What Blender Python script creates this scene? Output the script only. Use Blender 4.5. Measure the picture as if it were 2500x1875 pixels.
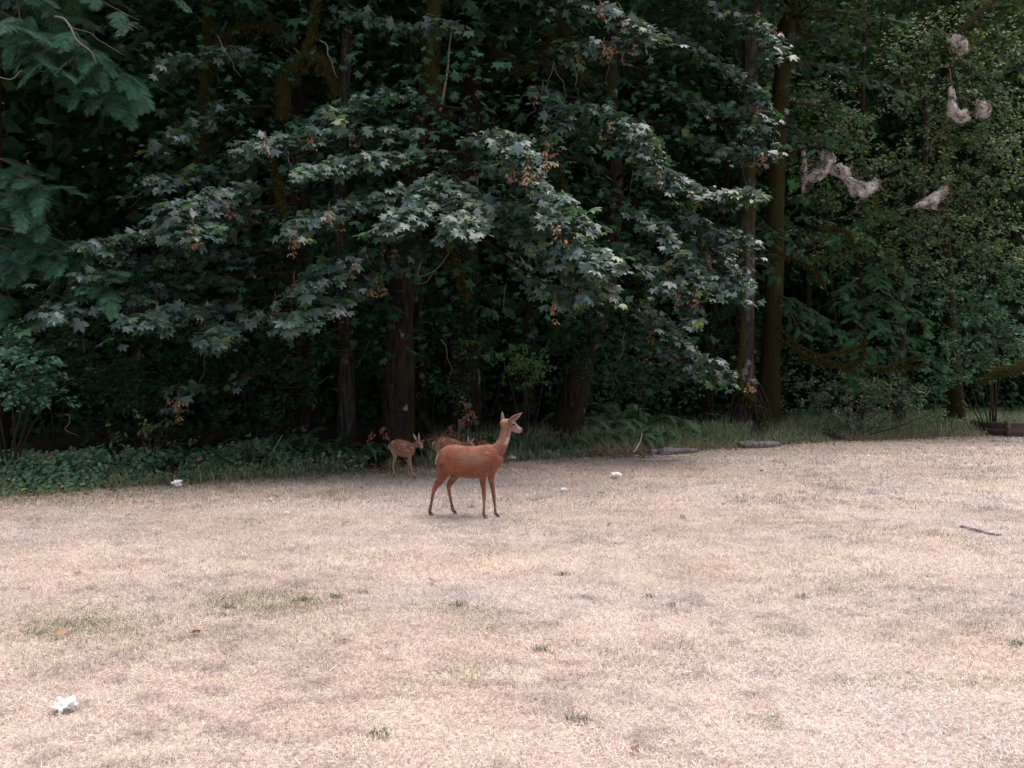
import bpy, math, random
import numpy as np
from mathutils import Vector

for o in list(bpy.data.objects):
    bpy.data.objects.remove(o)
scene = bpy.context.scene
COL = scene.collection
rng = np.random.default_rng(7)
random.seed(7)

# ------------------------------------------------------------------ camera, world, sun, exposure
CAM_H = 1.55
FPX = 1962.0                     # focal length in photograph pixels (2500 wide)
cam_d = bpy.data.cameras.new('camera')
cam_d.sensor_width = 36.0
cam_d.lens = 36.0 * FPX / 2500.0
cam_d.clip_start = 0.05
cam_d.clip_end = 3000.0
cam = bpy.data.objects.new('camera', cam_d)
cam.location = (0, 0, CAM_H)
cam.rotation_euler = (math.radians(90), 0, 0)
COL.objects.link(cam)
scene.camera = cam

SUN_EL, SUN_AZ = 70.0, 40.0     # azimuth clockwise from +Y (the view direction): high, right and beyond the wood
world = bpy.data.worlds.new('World')
scene.world = world
world.use_nodes = True
wn = world.node_tree.nodes
wl = world.node_tree.links
wn.clear()
sky = wn.new('ShaderNodeTexSky')
sky.sky_type = 'NISHITA'
sky.sun_disc = False
sky.sun_elevation = math.radians(SUN_EL)
sky.sun_rotation = math.radians(SUN_AZ)
sky.air_density = 1.0
sky.dust_density = 3.0
sky.ozone_density = 1.0
bgn = wn.new('ShaderNodeBackground')
bgn.inputs['Strength'].default_value = 0.072
wout = wn.new('ShaderNodeOutputWorld')
hs = wn.new('ShaderNodeHueSaturation')          # thin high cloud: the sky is greyer than clear blue
hs.inputs['Saturation'].default_value = 0.5
wl.new(sky.outputs[0], hs.inputs['Color'])
wl.new(hs.outputs[0], bgn.inputs[0])
wl.new(bgn.outputs[0], wout.inputs[0])

sun_d = bpy.data.lights.new('sun', 'SUN')
sun_d.energy = 1.5
sun_d.angle = math.radians(60)
sun_d.color = (1.0, 0.95, 0.90)
sun = bpy.data.objects.new('sun', sun_d)
COL.objects.link(sun)
az, el = math.radians(SUN_AZ), math.radians(SUN_EL)
sdir = Vector((math.sin(az) * math.cos(el), math.cos(az) * math.cos(el), math.sin(el)))
sun.rotation_euler = (-sdir).to_track_quat('-Z', 'Y').to_euler()
sun.location = (6, -10, 25)

vs = scene.view_settings
vs.view_transform = 'Standard'
vs.look = 'None'
vs.gamma = 1.0
vs.exposure = 1.9
scene.render.engine = 'CYCLES'
scene.cycles.max_bounces = 7
scene.cycles.diffuse_bounces = 3
scene.cycles.glossy_bounces = 2
scene.cycles.transmission_bounces = 3
scene.cycles.transparent_max_bounces = 14

# ------------------------------------------------------------------ helpers
def P(px, py, Y):
    """photograph pixel at a chosen distance -> world point"""
    return np.array([(px - 1250.0) / FPX * Y, Y, CAM_H - (py - 937.5) / FPX * Y])

def Q(px, py, Y):
    """same, pixel read in the 2212-wide view of the photograph"""
    return P(px * 1.1302, py * 1.1302, Y)

_ng = {}
def vnoise(x, y, scale, seed=0):
    """smooth 2-D value noise 0..1"""
    if seed not in _ng:
        _ng[seed] = np.random.default_rng(1000 + seed).random((64, 64))
    g = _ng[seed]
    u = np.asarray(x) / scale + 400.37
    v = np.asarray(y) / scale + 400.71
    i, j = np.floor(u).astype(int), np.floor(v).astype(int)
    fu, fv = u - i, v - j
    fu, fv = fu * fu * (3 - 2 * fu), fv * fv * (3 - 2 * fv)
    a = g[i % 64, j % 64]; b = g[(i + 1) % 64, j % 64]
    c = g[i % 64, (j + 1) % 64]; d = g[(i + 1) % 64, (j + 1) % 64]
    return (a * (1 - fu) + b * fu) * (1 - fv) + (c * (1 - fu) + d * fu) * fv

EDGE = np.array([(-60, 3), (-20, 9), (-7.2, 11.3), (-5.1, 12.8), (-3.9, 13.6), (-2.2, 14.3), (-.4, 16.2), (2.24, 17.6),
                 (4.4, 19.2), (8.4, 21.8), (12.7, 23.7), (30, 29), (80, 40)], float)
def edge(x):
    return np.interp(x, EDGE[:, 0], EDGE[:, 1])

def gz(x, y):
    """height of the ground"""
    x = np.asarray(x, float); y = np.asarray(y, float)
    near = np.clip(1 - np.hypot(x, y - 12) / 60, 0, 1)
    return ((vnoise(x, y, 2.3, 1) - .5) * .05 + (vnoise(x, y, .7, 2) - .5) * .018) * near

def mesh_np(name, V, F, cols=None, smooth=False):
    me = bpy.data.meshes.new(name)
    V = np.ascontiguousarray(V, np.float32); F = np.ascontiguousarray(F, np.int32)
    n, k = F.shape
    me.vertices.add(len(V)); me.vertices.foreach_set('co', V.ravel())
    me.loops.add(n * k); me.loops.foreach_set('vertex_index', F.ravel())
    me.polygons.add(n); me.polygons.foreach_set('loop_start', np.arange(0, n * k, k, dtype=np.int32))
    if smooth:
        me.polygons.foreach_set('use_smooth', np.ones(n, bool))
    if cols is not None:
        a = me.color_attributes.new('Col', 'FLOAT_COLOR', 'POINT')
        c = np.ones((len(V), 4), np.float32); c[:, :3] = cols
        a.data.foreach_set('color', c.ravel())
    me.update(calc_edges=True)
    return me

def obj(name, me, mat=None, parent=None, loc=None):
    o = bpy.data.objects.new(name, me)
    if mat is not None and me is not None and len(me.materials) == 0:
        me.materials.append(mat)
    if loc is not None:
        o.location = loc
    COL.objects.link(o)
    if parent is not None:
        o.parent = parent
        if parent.type == 'EMPTY':      # geometry is written in world space: undo the empty's place
            o.location = Vector(o.location) - parent.location
    return o

def tag(o, label, cat, group=None):
    o['label'] = label; o['category'] = cat
    if group: o['group'] = group
    return o

def thing(name, label, cat, loc, group=None):
    o = bpy.data.objects.new(name, None)
    o.empty_display_size = .2
    o.location = loc
    COL.objects.link(o)
    return tag(o, label, cat, group)

def norm(v):
    return v / np.maximum(np.linalg.norm(v, axis=-1, keepdims=True), 1e-9)

def frames(tip, nrm):
    """(N,3,3) with columns side, tip, normal"""
    n = norm(nrm)
    t = norm(tip - n * np.sum(tip * n, -1, keepdims=True))
    s = np.cross(t, n)
    return np.stack([s, t, n], -1)

def inst(PV, PF, M, T, scale=None):
    PV = np.asarray(PV, float)
    if scale is not None:
        M = M * np.asarray(scale)[:, None, None]
    V = np.einsum('nij,kj->nki', M, PV) + T[:, None, :]
    n, k = len(T), len(PV)
    F = np.asarray(PF)[None] + (np.arange(n) * k)[:, None, None]
    return V.reshape(-1, 3), F.reshape(-1, np.asarray(PF).shape[1])

class Bag:
    """collects triangle soup (with colours) for one mesh"""
    def __init__(s): s.V, s.F, s.C, s.n = [], [], [], 0
    def add(s, V, F, C=(1, 1, 1)):
        V = np.asarray(V, float); F = np.asarray(F)
        if F.shape[1] == 4:
            F = np.concatenate([F[:, [0, 1, 2]], F[:, [0, 2, 3]]])
        C = np.asarray(C, float)
        if C.ndim == 1: C = np.tile(C, (len(V), 1))
        elif len(C) != len(V): C = np.repeat(C, len(V) // len(C), 0)
        s.V.append(V); s.F.append(F + s.n); s.C.append(C); s.n += len(V)
    def mesh(s, name, smooth=False):
        return mesh_np(name, np.concatenate(s.V), np.concatenate(s.F), np.concatenate(s.C), smooth)

def catmull(pts, n):
    pts = np.asarray(pts, float)
    if len(pts) == 2:
        return pts[0] + (pts[1] - pts[0]) * np.linspace(0, 1, n)[:, None]
    p = np.vstack([2 * pts[0] - pts[1], pts, 2 * pts[-1] - pts[-2]])
    out = []
    for u in np.linspace(0, len(pts) - 1, n):
        i = min(int(u), len(pts) - 2); t = u - i
        a, b, c, d = p[i], p[i + 1], p[i + 2], p[i + 3]
        out.append(.5 * ((2 * b) + (-a + c) * t + (2 * a - 5 * b + 4 * c - d) * t * t + (-a + 3 * b - 3 * c + d) * t ** 3))
    return np.array(out)

def tube(pts, radii, n=24, sides=10, rough=0.0, seed=0):
    """a rough tapered tube along a smooth line -> V, F (tris)"""
    L = catmull(pts, n)
    R = np.interp(np.linspace(0, 1, n), np.linspace(0, 1, len(radii)), radii)
    T = norm(np.gradient(L, axis=0))
    up = np.array([0, 0, 1.]) if abs(T[0, 2]) < .9 else np.array([1., 0, 0])
    V = []
    u = norm(np.cross(T[0], up))
    r_ = np.random.default_rng(seed + 5)
    ph = r_.random(4) * 6.28
    for i in range(n):
        u = norm(u - T[i] * np.dot(u, T[i])); w = np.cross(T[i], u)
        a = np.arange(sides) / sides * 2 * np.pi
        r = R[i] * (1 + rough * (.6 * np.sin(3 * a + ph[0] + i * .35) + .4 * np.sin(5 * a + ph[1] - i * .5) + (r_.random(sides) - .5)))
        V.append(L[i] + r[:, None] * (np.cos(a)[:, None] * u + np.sin(a)[:, None] * w))
    V = np.concatenate(V)
    q = []
    for i in range(n - 1):
        for j in range(sides):
            k = (j + 1) % sides
            q.append((i * sides + j, i * sides + k, (i + 1) * sides + k, (i + 1) * sides + j))
    F = np.array(q)
    F = np.concatenate([F[:, [0, 1, 2]], F[:, [0, 2, 3]]])
    m = len(V)
    V = np.vstack([V, L[0], L[-1]])
    caps = [(m, (j + 1) % sides, j) for j in range(sides)] + [(m + 1, (n - 1) * sides + j, (n - 1) * sides + (j + 1) % sides) for j in range(sides)]
    return V, np.concatenate([F, np.array(caps)])

# ------------------------------------------------------------------ materials
def new_mat(name):
    m = bpy.data.materials.new(name); m.use_nodes = True
    nt = m.node_tree; nt.nodes.clear()
    out = nt.nodes.new('ShaderNodeOutputMaterial')
    b = nt.nodes.new('ShaderNodeBsdfPrincipled')
    nt.links.new(b.outputs[0], out.inputs[0])
    return m, nt, b, out

def N(nt, typ, **kw):
    n = nt.nodes.new(typ)
    for k, v in kw.items():
        if k in n.inputs.keys(): n.inputs[k].default_value = v
        else: setattr(n, k, v)
    return n

def mixrgb(nt, a, b, fac, mode='MIX'):
    m = nt.nodes.new('ShaderNodeMix'); m.data_type = 'RGBA'; m.blend_type = mode
    for sock, v in ((m.inputs[0], fac), (m.inputs[6], a), (m.inputs[7], b)):
        if isinstance(v, (int, float)): sock.default_value = v
        elif isinstance(v, tuple): sock.default_value = v + (1,) if len(v) == 3 else v
        else: nt.links.new(v, sock)
    return m.outputs[2]

def ramp(nt, fac, stops):
    r = nt.nodes.new('ShaderNodeValToRGB')
    e = r.color_ramp.elements
    while len(e) < len(stops): e.new(.5)
    for i, (p, c) in enumerate(stops):
        e[i].position = p; e[i].color = tuple(c) + (1,) if len(c) == 3 else c
    nt.links.new(fac, r.inputs[0])
    return r.outputs[0]

def attr(nt):
    return N(nt, 'ShaderNodeVertexColor', layer_name='Col').outputs[0]

def leaf_mat(name, rough=.42, trans=.25, spec=.5):
    m, nt, b, out = new_mat(name)
    c = attr(nt)
    tc = N(nt, 'ShaderNodeTexCoord')
    nz = N(nt, 'ShaderNodeTexNoise', Scale=9.0, Detail=3.0)
    nt.links.new(tc.outputs['Object'], nz.inputs['Vector'])
    c2 = mixrgb(nt, c, ramp(nt, nz.outputs[0], [(.3, (.62, .66, .6)), (.7, (1.25, 1.2, 1.1))]), 1.0, 'MULTIPLY')
    nt.links.new(c2, b.inputs['Base Color'])
    b.inputs['Roughness'].default_value = rough
    b.inputs['Specular IOR Level'].default_value = spec
    tr = nt.nodes.new('ShaderNodeBsdfTranslucent')
    nt.links.new(mixrgb(nt, c2, (1.5, 1.7, .55), 1.0, 'MULTIPLY'), tr.inputs[0])
    mx = nt.nodes.new('ShaderNodeMixShader'); mx.inputs[0].default_value = trans
    nt.links.new(b.outputs[0], mx.inputs[1]); nt.links.new(tr.outputs[0], mx.inputs[2])
    nt.links.new(mx.outputs[0], out.inputs[0])
    return m

def attr_mat(name, rough=.8, spec=.2, trans=0.0):
    m, nt, b, out = new_mat(name)
    c = attr(nt)
    nt.links.new(c, b.inputs['Base Color'])
    b.inputs['Roughness'].default_value = rough
    b.inputs['Specular IOR Level'].default_value = spec
    if trans:
        tr = nt.nodes.new('ShaderNodeBsdfTranslucent'); nt.links.new(c, tr.inputs[0])
        mx = nt.nodes.new('ShaderNodeMixShader'); mx.inputs[0].default_value = trans
        nt.links.new(b.outputs[0], mx.inputs[1]); nt.links.new(tr.outputs[0], mx.inputs[2])
        nt.links.new(mx.outputs[0], out.inputs[0])
    return m

def bark_mat(name, dark, mid, pale, moss=.4, pale_amt=.62, scale=1.0):
    m, nt, b, out = new_mat(name)
    tc = N(nt, 'ShaderNodeTexCoord')
    mp = N(nt, 'ShaderNodeMapping'); mp.inputs['Scale'].default_value = (14 * scale, 14 * scale, 2.2 * scale)
    nt.links.new(tc.outputs['Object'], mp.inputs[0])
    n1 = N(nt, 'ShaderNodeTexNoise', Scale=1.0, Detail=6.0, Roughness=.65)
    nt.links.new(mp.outputs[0], n1.inputs['Vector'])
    c = ramp(nt, n1.outputs[0], [(.36, dark), (.55, mid), (.74, pale)])
    n2 = N(nt, 'ShaderNodeTexNoise', Scale=2.6, Detail=4.0)
    nt.links.new(tc.outputs['Object'], n2.inputs['Vector'])
    lich = ramp(nt, n2.outputs[0], [(pale_amt, (0, 0, 0)), (pale_amt + .06, (1, 1, 1))])
    c = mixrgb(nt, c, (.17, .16, .15), lich)
    n3 = N(nt, 'ShaderNodeTexNoise', Scale=1.1, Detail=5.0)
    mp3 = N(nt, 'ShaderNodeMapping'); mp3.inputs['Location'].default_value = (7, 3, 1)
    nt.links.new(tc.outputs['Object'], mp3.inputs[0]); nt.links.new(mp3.outputs[0], n3.inputs['Vector'])
    mm = ramp(nt, n3.outputs[0], [(.62 - moss * .35, (0, 0, 0)), (.70 - moss * .35, (1, 1, 1))])
    c = mixrgb(nt, c, (.026, .023, .008), mm)
    nt.links.new(c, b.inputs['Base Color'])
    b.inputs['Roughness'].default_value = .95
    b.inputs['Specular IOR Level'].default_value = .08
    bp = N(nt, 'ShaderNodeBump', Strength=1.0, Distance=.05)
    nt.links.new(n1.outputs[0], bp.inputs['Height']); nt.links.new(bp.outputs[0], b.inputs['Normal'])
    return m

M_MAPLE = leaf_mat('maple_leaf', .40, .26, .6)
M_LEAF = leaf_mat('soft_leaf', .55, .25, .25)
M_DEEP = leaf_mat('woodland_leaf', .8, .15, .05)
M_CONIFER = leaf_mat('conifer_needles', .7, .15, .10)
M_BARK = bark_mat('dark_bark', (.008, .006, .005), (.024, .018, .014), (.055, .045, .038), .3)
M_BARK_MOSSY = bark_mat('mossy_bark', (.010, .007, .004), (.032, .020, .011), (.06, .042, .027), 1.0, .68)
M_BARK_PALE = bark_mat('lichen_bark', (.014, .012, .011), (.05, .043, .040), (.13, .115, .11), .2, .62)
M_MOSS = attr_mat('moss', .95, .05, .15)
M_TWIG = attr_mat('bare_twig', .9, .1)
M_SEED = attr_mat('maple_seeds', .7, .25, .3)
M_GRASS = attr_mat('dry_grass', .55, .35, .22)
M_WEED = attr_mat('green_weeds', .55, .35, .25)
M_DRYLEAF = attr_mat('dry_leaf', .65, .3, .25)

def lawn_mat():
    m, nt, b, out = new_mat('dry_lawn')
    tc = N(nt, 'ShaderNodeTexCoord')
    n1 = N(nt, 'ShaderNodeTexNoise', Scale=1.1, Detail=6.0, Roughness=.6)
    n2 = N(nt, 'ShaderNodeTexNoise', Scale=55.0, Detail=5.0, Roughness=.75)
    for n in (n1, n2): nt.links.new(tc.outputs['Object'], n.inputs['Vector'])
    c = ramp(nt, n1.outputs[0], [(.3, (.36, .295, .25)), (.5, (.48, .395, .34)), (.7, (.56, .47, .405))])
    c = mixrgb(nt, c, ramp(nt, n2.outputs[0], [(.3, (.42, .38, .36)), (.62, (1.2, 1.16, 1.12))]), 1.0, 'MULTIPLY')
    nt.links.new(c, b.inputs['Base Color'])
    b.inputs['Roughness'].default_value = .95
    b.inputs['Specular IOR Level'].default_value = .1
    bp = N(nt, 'ShaderNodeBump', Strength=.7, Distance=.02)
    nt.links.new(n2.outputs[0], bp.inputs['Height']); nt.links.new(bp.outputs[0], b.inputs['Normal'])
    return m

def soil_mat():
    m, nt, b, out = new_mat('forest_soil')
    tc = N(nt, 'ShaderNodeTexCoord')
    n1 = N(nt, 'ShaderNodeTexNoise', Scale=3.0, Detail=8.0, Roughness=.7)
    nt.links.new(tc.outputs['Object'], n1.inputs['Vector'])
    c = ramp(nt, n1.outputs[0], [(.3, (.010, .008, .006)), (.5, (.024, .018, .013)), (.7, (.05, .036, .026))])
    nt.links.new(c, b.inputs['Base Color'])
    b.inputs['Roughness'].default_value = .95
    b.inputs['Specular IOR Level'].default_value = .08
    bp = N(nt, 'ShaderNodeBump', Strength=.8, Distance=.04)
    nt.links.new(n1.outputs[0], bp.inputs['Height']); nt.links.new(bp.outputs[0], b.inputs['Normal'])
    return m
M_LAWN, M_SOIL = lawn_mat(), soil_mat()

# ------------------------------------------------------------------ ground
def grid_sheet(name, xs, ys, zf, mat):
    X, Y = np.meshgrid(xs, ys)
    V = np.stack([X, Y, zf(X, Y)], -1).reshape(-1, 3)
    nx, ny = len(xs), len(ys)
    i = np.arange(nx * ny).reshape(ny, nx)
    F = np.stack([i[:-1, :-1], i[:-1, 1:], i[1:, 1:], i[1:, :-1]], -1).reshape(-1, 4)
    o = obj(name, mesh_np(name, V, F, smooth=True), mat)
    o['kind'] = 'structure'
    return o
xs = np.concatenate([[-1500, -400, -120, -60], np.arange(-30, 40.1, .3), [60, 120, 400, 1500]])
ys = np.concatenate([[-1500, -400, -100, -30], np.arange(-8, 34.1, .3), [50, 120, 400, 1500]])
grid_sheet('lawn', xs, ys, gz, M_LAWN)
fx = np.concatenate([np.arange(-60, -15, 3), np.arange(-15, 30, .25), np.arange(30, 60.1, 3)])
ft = np.concatenate([np.linspace(0, 1, 5), np.linspace(1.5, 26, 24), [40, 62, 90]])
FX, FT = np.meshgrid(fx, ft)
fe = edge(FX) + .45 + (vnoise(FX, FX * 0, .8, 4) - .5) * .9
FY = fe + FT
FV = np.stack([FX, FY, gz(FX, FY) + .012 + .05 * np.clip(FT, 0, 4) + .10 * np.clip(FT, 0, 4) * (vnoise(FX, FY, 1.3, 5) - .3) + np.clip(FT - 22, 0, 40) * .9], -1).reshape(-1, 3)
def fz(x, y):
    """height of the forest floor"""
    t = np.clip(np.asarray(y) - edge(np.asarray(x)) - .45, 0, 4)
    return gz(x, y) + .012 + .05 * t + .1 * t * (vnoise(x, y, 1.3, 5) - .3)
ii = np.arange(FX.size).reshape(FX.shape)
FF = np.stack([ii[:-1, :-1], ii[:-1, 1:], ii[1:, 1:], ii[1:, :-1]], -1).reshape(-1, 4)
ff = obj('forest_floor', mesh_np('forest_floor', FV, FF, smooth=True), M_SOIL)
ff['kind'] = 'structure'

# ------------------------------------------------------------------ leaf shapes
def palmate(half, droop=.22, fold=.10):
    """fan outline from (angle from tip, radius) for one half"""
    a = [(0, half[0][1])] + [(-x, r) for x, r in half[1:]]
    right = [(x, r) for x, r in half]
    pts = right + [(-x, r) for x, r in reversed(half[1:-1])]
    V = [(0, 0, 0)]
    for ang, r in pts:
        t = math.radians(ang)
        x, y = r * math.sin(t), r * math.cos(t)
        V.append((x, y, -droop * r * r + fold * abs(x) * (1 - r)))
    n = len(pts)
    F = [(0, 1 + (i + 1) % n, 1 + i) for i in range(n)]
    return np.array(V), np.array(F)
LEAF_FULL = palmate([(0, 1), (9, .74), (15, .68), (22, .57), (31, .72), (38, .80), (46, .97), (55, .78), (62, .70), (69, .52), (84, .64), (101, .76), (120, .52), (150, .32), (180, .05)])
LEAF_LOW = palmate([(0, 1), (12, .78), (23, .57), (46, .96), (57, .74), (69, .53), (100, .76), (180, .10)])
LEAF_STAR = palmate([(0, 1), (24, .54), (47, .94), (70, .50), (104, .72), (180, .10)])
LEAF_OVAL = (np.array([(0, 0, 0), (.3, .35, .07), (.24, .72, .05), (0, 1, -.1), (-.24, .72, .05), (-.3, .35, .07), (0, .5, -.02)]),
             np.array([(0, 1, 6), (1, 2, 6), (2, 3, 6), (3, 4, 6), (4, 5, 6), (5, 0, 6)]))
LEAF_DIA = (np.array([(0, 0, 0), (.36, .5, .08), (0, 1, -.08), (-.36, .5, .08)]), np.array([(0, 1, 2), (0, 2, 3)]))

def jitter_col(base, n, amt=.25, hue=.12):
    base = np.asarray(base)
    k = 1 + (rng.random((n, 1)) - .5) * 2 * amt
    h = 1 + (rng.random((n, 3)) - .5) * 2 * hue
    return base * k * h

def leaf_frames(n, out, up=.75, tipdown=.5, jit=.45):
    """leaf blades that hang outwards: normal up and out, tip out and down"""
    out = norm(np.broadcast_to(np.asarray(out, float), (n, 3)))
    nrm = out * .55 + np.array([0, 0, up]) + rng.normal(0, jit, (n, 3))
    tip = out * .8 + np.array([0, 0, -tipdown]) + rng.normal(0, .55, (n, 3))
    return frames(tip, nrm)

# ------------------------------------------------------------------ maples
MAPLE_TOP = (.052, .096, .090)  # bluish sky reflection on the outer leaves put into this colour
leaf_full_mesh = []
for k in range(6):
    V, F = LEAF_FULL
    V = V.copy(); V[:, 2] *= .6 + .25 * k; V[:, 0] *= .92 + .04 * k
    c = np.array(MAPLE_TOP) * (.8 + .09 * k) * np.array([1 + .05 * (k % 3), 1, 1 - .04 * (k % 2)])
    if k == 5: c = np.array([.17, .21, .05])
    me = mesh_np('maple_leaf_%d' % k, V, F, np.tile(c, (len(V), 1)))
    me.materials.append(M_MAPLE); leaf_full_mesh.append(me)

def samara_mesh(seed):
    r = np.random.default_rng(seed); b = Bag()
    for i in range(14):
        o = np.array([r.normal(0, .03), r.normal(0, .03), -r.random() * .16])
        for s in (-1, 1):
            d = norm(np.array([s * (.5 + r.random() * .4) + r.normal(0, .3), r.normal(0, .4), -.8]))
            w = norm(np.cross(d, r.normal(0, 1, 3)))
            L = .035 + .015 * r.random()
            b.add([o, o + d * L * .6 + w * .011, o + d * L, o + d * L * .55 - w * .005], [(0, 1, 2), (0, 2, 3)],
                  np.array([.36, .20, .13]) * (.7 + .6 * r.random()) * np.array([1, .85 + .4 * r.random(), 1]))
    for i in range(4):
        V, F = tube([(0, 0, .1), (r.normal(0, .01), r.normal(0, .01), 0), (r.normal(0, .03), r.normal(0, .03), -.1)], [.003, .002, .002], 4, 3)
        b.add(V, F, (.14, .09, .05))
    me = b.mesh('seed_cluster'); me.materials.append(M_SEED); return me
SAMARA = [samara_mesh(s) for s in range(4)]

def fuzz(bag, pts, R, n, col, length=.06, hang=1.0):
    """moss tufts on a limb"""
    L = catmull(pts, 40); T = norm(np.gradient(L, axis=0))
    rr = np.interp(np.linspace(0, 1, 40), np.linspace(0, 1, len(R)), R)
    i = rng.integers(0, 40, n)
    d = norm(np.cross(T[i], rng.normal(0, 1, (n, 3))))
    p = L[i] + d * rr[i][:, None] * .95 + T[i] * rng.normal(0, .04, (n, 1))
    tipd = norm(d * .8 + np.array([0, 0, -.7 * hang]) + rng.normal(0, .4, (n, 3)))
    M = frames(tipd, rng.normal(0, 1, (n, 3)))
    V, F = inst(np.array([(-.2, 0, 0), (.2, 0, 0), (0, 1, 0)]), np.array([(0, 1, 2)]), M, p, length * (.4 + rng.random(n) * (1 + 1.2 * (d[:, 2] < -.3))))
    bag.add(V, F, jitter_col(col, n, .4, .15))
MOSS_C = (.046, .046, .014)

def maple(name, label, base, trunk_px, spines, limbs, twigs, fill, leafsize=.118, individual=300, seeds=20, bark=M_BARK, base_r=.24, top_r=.16, crown=None):
    """trunk_px: world points of the trunk line; spines: (pts world, n leaves, spread); limbs: (pts, radii)"""
    root = thing(name, label, 'tree', base)
    tb = Bag()
    V, F = tube(trunk_px, [base_r * 1.55, base_r * 1.08, base_r, (base_r + top_r) / 2, top_r, top_r * .8], 60, 18, .09, int(abs(base[0]) * 10))
    tb.add(V, F)
    me = tb.mesh('trunk', True); obj('trunk', me, bark, root)
    boughs = []
    for pts, n, spread in spines:
        near = catmull(trunk_px, 80); j = np.argmin(np.linalg.norm((near - pts[0]) * [1, 1, .8], axis=1))
        V, F = tube([near[j], (near[j] + pts[0]) / 2 + [0, 0, .1]] + list(pts), [.05, .04, .034, .024, .016, .006], 24, 6, .1); bb = Bag(); bb.add(V, F)
        boughs.append(obj('bough', bb.mesh('bough', True), bark, root))
    for pts, R in limbs:
        V, F = tube(pts, R, 30, 10, .2, len(pts)); b = Bag(); b.add(V, F, np.array(MOSS_C) * .55)
        fuzz(b, pts, R, 1100, MOSS_C, .07)
        obj('mossy_limb', b.mesh('mossy_limb'), M_MOSS, root)
    for pts, r in twigs:
        pts = [p + rng.normal(0, .03, 3) for p in catmull(pts, 6)]; r = r * .62
        V, F = tube(pts, [r, r * .9, r * .7, r * .25], 18, 5, .2); b = Bag(); b.add(V, F, (.15, .13, .112))
        obj('twig', b.mesh('twig', True), M_TWIG, root)
    pos, outd, siz, own = [], [], [], []
    for bi, (pts, n, spread) in enumerate(spines):
        L = catmull(pts, 60)
        T = norm(np.gradient(L, axis=0))
        n = int(n * 2.7)
        nt_ = max(6, n // 8)                       # twigs, each with a spray of leaves
        for q in range(nt_):
            u = min(.999, .12 + .9 * rng.random() ** .8)
            i = int(u * 59)
            side = norm(np.cross(T[i], [0, 0, 1.])) * rng.choice([-1, 1])
            d = norm(T[i] * .7 + side * (.3 + rng.random()) + np.array([0, -.35, -.05 - .25 * rng.random()]))
            ln = spread * (.25 + rng.random() * .9)
            c = L[i] + np.array([0, 0, rng.normal(0, spread * .11)])
            k = max(3, int(rng.normal(n / nt_, 2.5)))
            s = rng.random(k) ** .7
            p = c + d * (s * ln)[:, None] + rng.normal(0, 1, (k, 3)) * np.array([.09, .09, .035])
            p[:, 2] -= .12 * s ** 2 * ln
            pos.append(p); outd.append(np.repeat((d * np.array([1, 1, 0]) + np.array([0, -.55, 0]))[None], k, 0))
            own.append(np.full(k, bi))
            siz.append(leafsize * np.clip(rng.normal(.95, .32, k), .35, 1.7))
    pos, outd, siz, own = np.concatenate(pos), np.concatenate(outd), np.concatenate(siz), np.concatenate(own)
    n = len(pos)
    M = leaf_frames(n, outd, .85, .5, .36)
    order = np.argsort(pos[:, 1] + rng.normal(0, .25, n))
    pick, rest = order[:individual], order[individual:]
    from mathutils import Matrix
    rl = Vector(root.location)
    for i in pick:
        o = bpy.data.objects.new('leaf', leaf_full_mesh[rng.choice(6, p=[.22, .22, .22, .18, .13, .03])])
        m4 = Matrix.Identity(4)
        for r in range(3):
            for c in range(3): m4[r][c] = M[i, r, c] * siz[i]
            m4[r][3] = pos[i, r]
        COL.objects.link(o); o.parent = boughs[own[i]]      # a bough's own frame is the world frame
        o.matrix_local = m4
    fb = Bag()
    V, F = inst(*LEAF_LOW, M[rest], pos[rest], siz[rest])
    c = jitter_col(MAPLE_TOP, len(rest), .3, .1)
    gr = rng.random(len(rest)) < .25; c[gr] = jitter_col((.06, .125, .055), gr.sum(), .3, .1)
    yl = rng.random(len(rest)) < .02; c[yl] = (.15, .19, .05)
    fb.add(V, F, c)
    # inner leaves: the crown's shade put into their darker colour
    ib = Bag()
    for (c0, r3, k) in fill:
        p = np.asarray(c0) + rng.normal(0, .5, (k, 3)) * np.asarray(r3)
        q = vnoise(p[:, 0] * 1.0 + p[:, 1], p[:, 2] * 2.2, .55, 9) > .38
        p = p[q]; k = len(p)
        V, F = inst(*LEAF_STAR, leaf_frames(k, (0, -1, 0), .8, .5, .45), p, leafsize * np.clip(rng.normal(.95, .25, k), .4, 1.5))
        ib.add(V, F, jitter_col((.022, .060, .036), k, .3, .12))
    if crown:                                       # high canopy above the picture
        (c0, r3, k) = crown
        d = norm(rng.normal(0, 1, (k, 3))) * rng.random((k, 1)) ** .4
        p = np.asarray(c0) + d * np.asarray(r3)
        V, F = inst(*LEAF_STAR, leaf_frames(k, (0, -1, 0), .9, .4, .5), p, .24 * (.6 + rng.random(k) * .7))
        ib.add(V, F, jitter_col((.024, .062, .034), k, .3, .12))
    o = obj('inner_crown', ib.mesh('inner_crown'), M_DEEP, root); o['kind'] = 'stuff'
    o = obj('crown', fb.mesh('crown'), M_MAPLE, root); o['kind'] = 'stuff'
    for k in range(seeds):
        bi = rng.integers(len(spines)); pts, nn, sp = spines[bi]
        L = catmull(pts, 30); c = L[rng.integers(9, 30)] + np.array([rng.normal(0, .2), -.35 + rng.normal(0, .15), -.12 - .12 * rng.random()])
        o = bpy.data.objects.new('seed_cluster', SAMARA[k % 4]); o.location = Vector(c)
        o.rotation_euler = (0, 0, rng.random() * 6.28); o.scale = (1.3, 1.3, 1.3) if k % 3 else (1.8, 1.8, 1.8)
        COL.objects.link(o); o.parent = boughs[bi]
    return root

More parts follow.
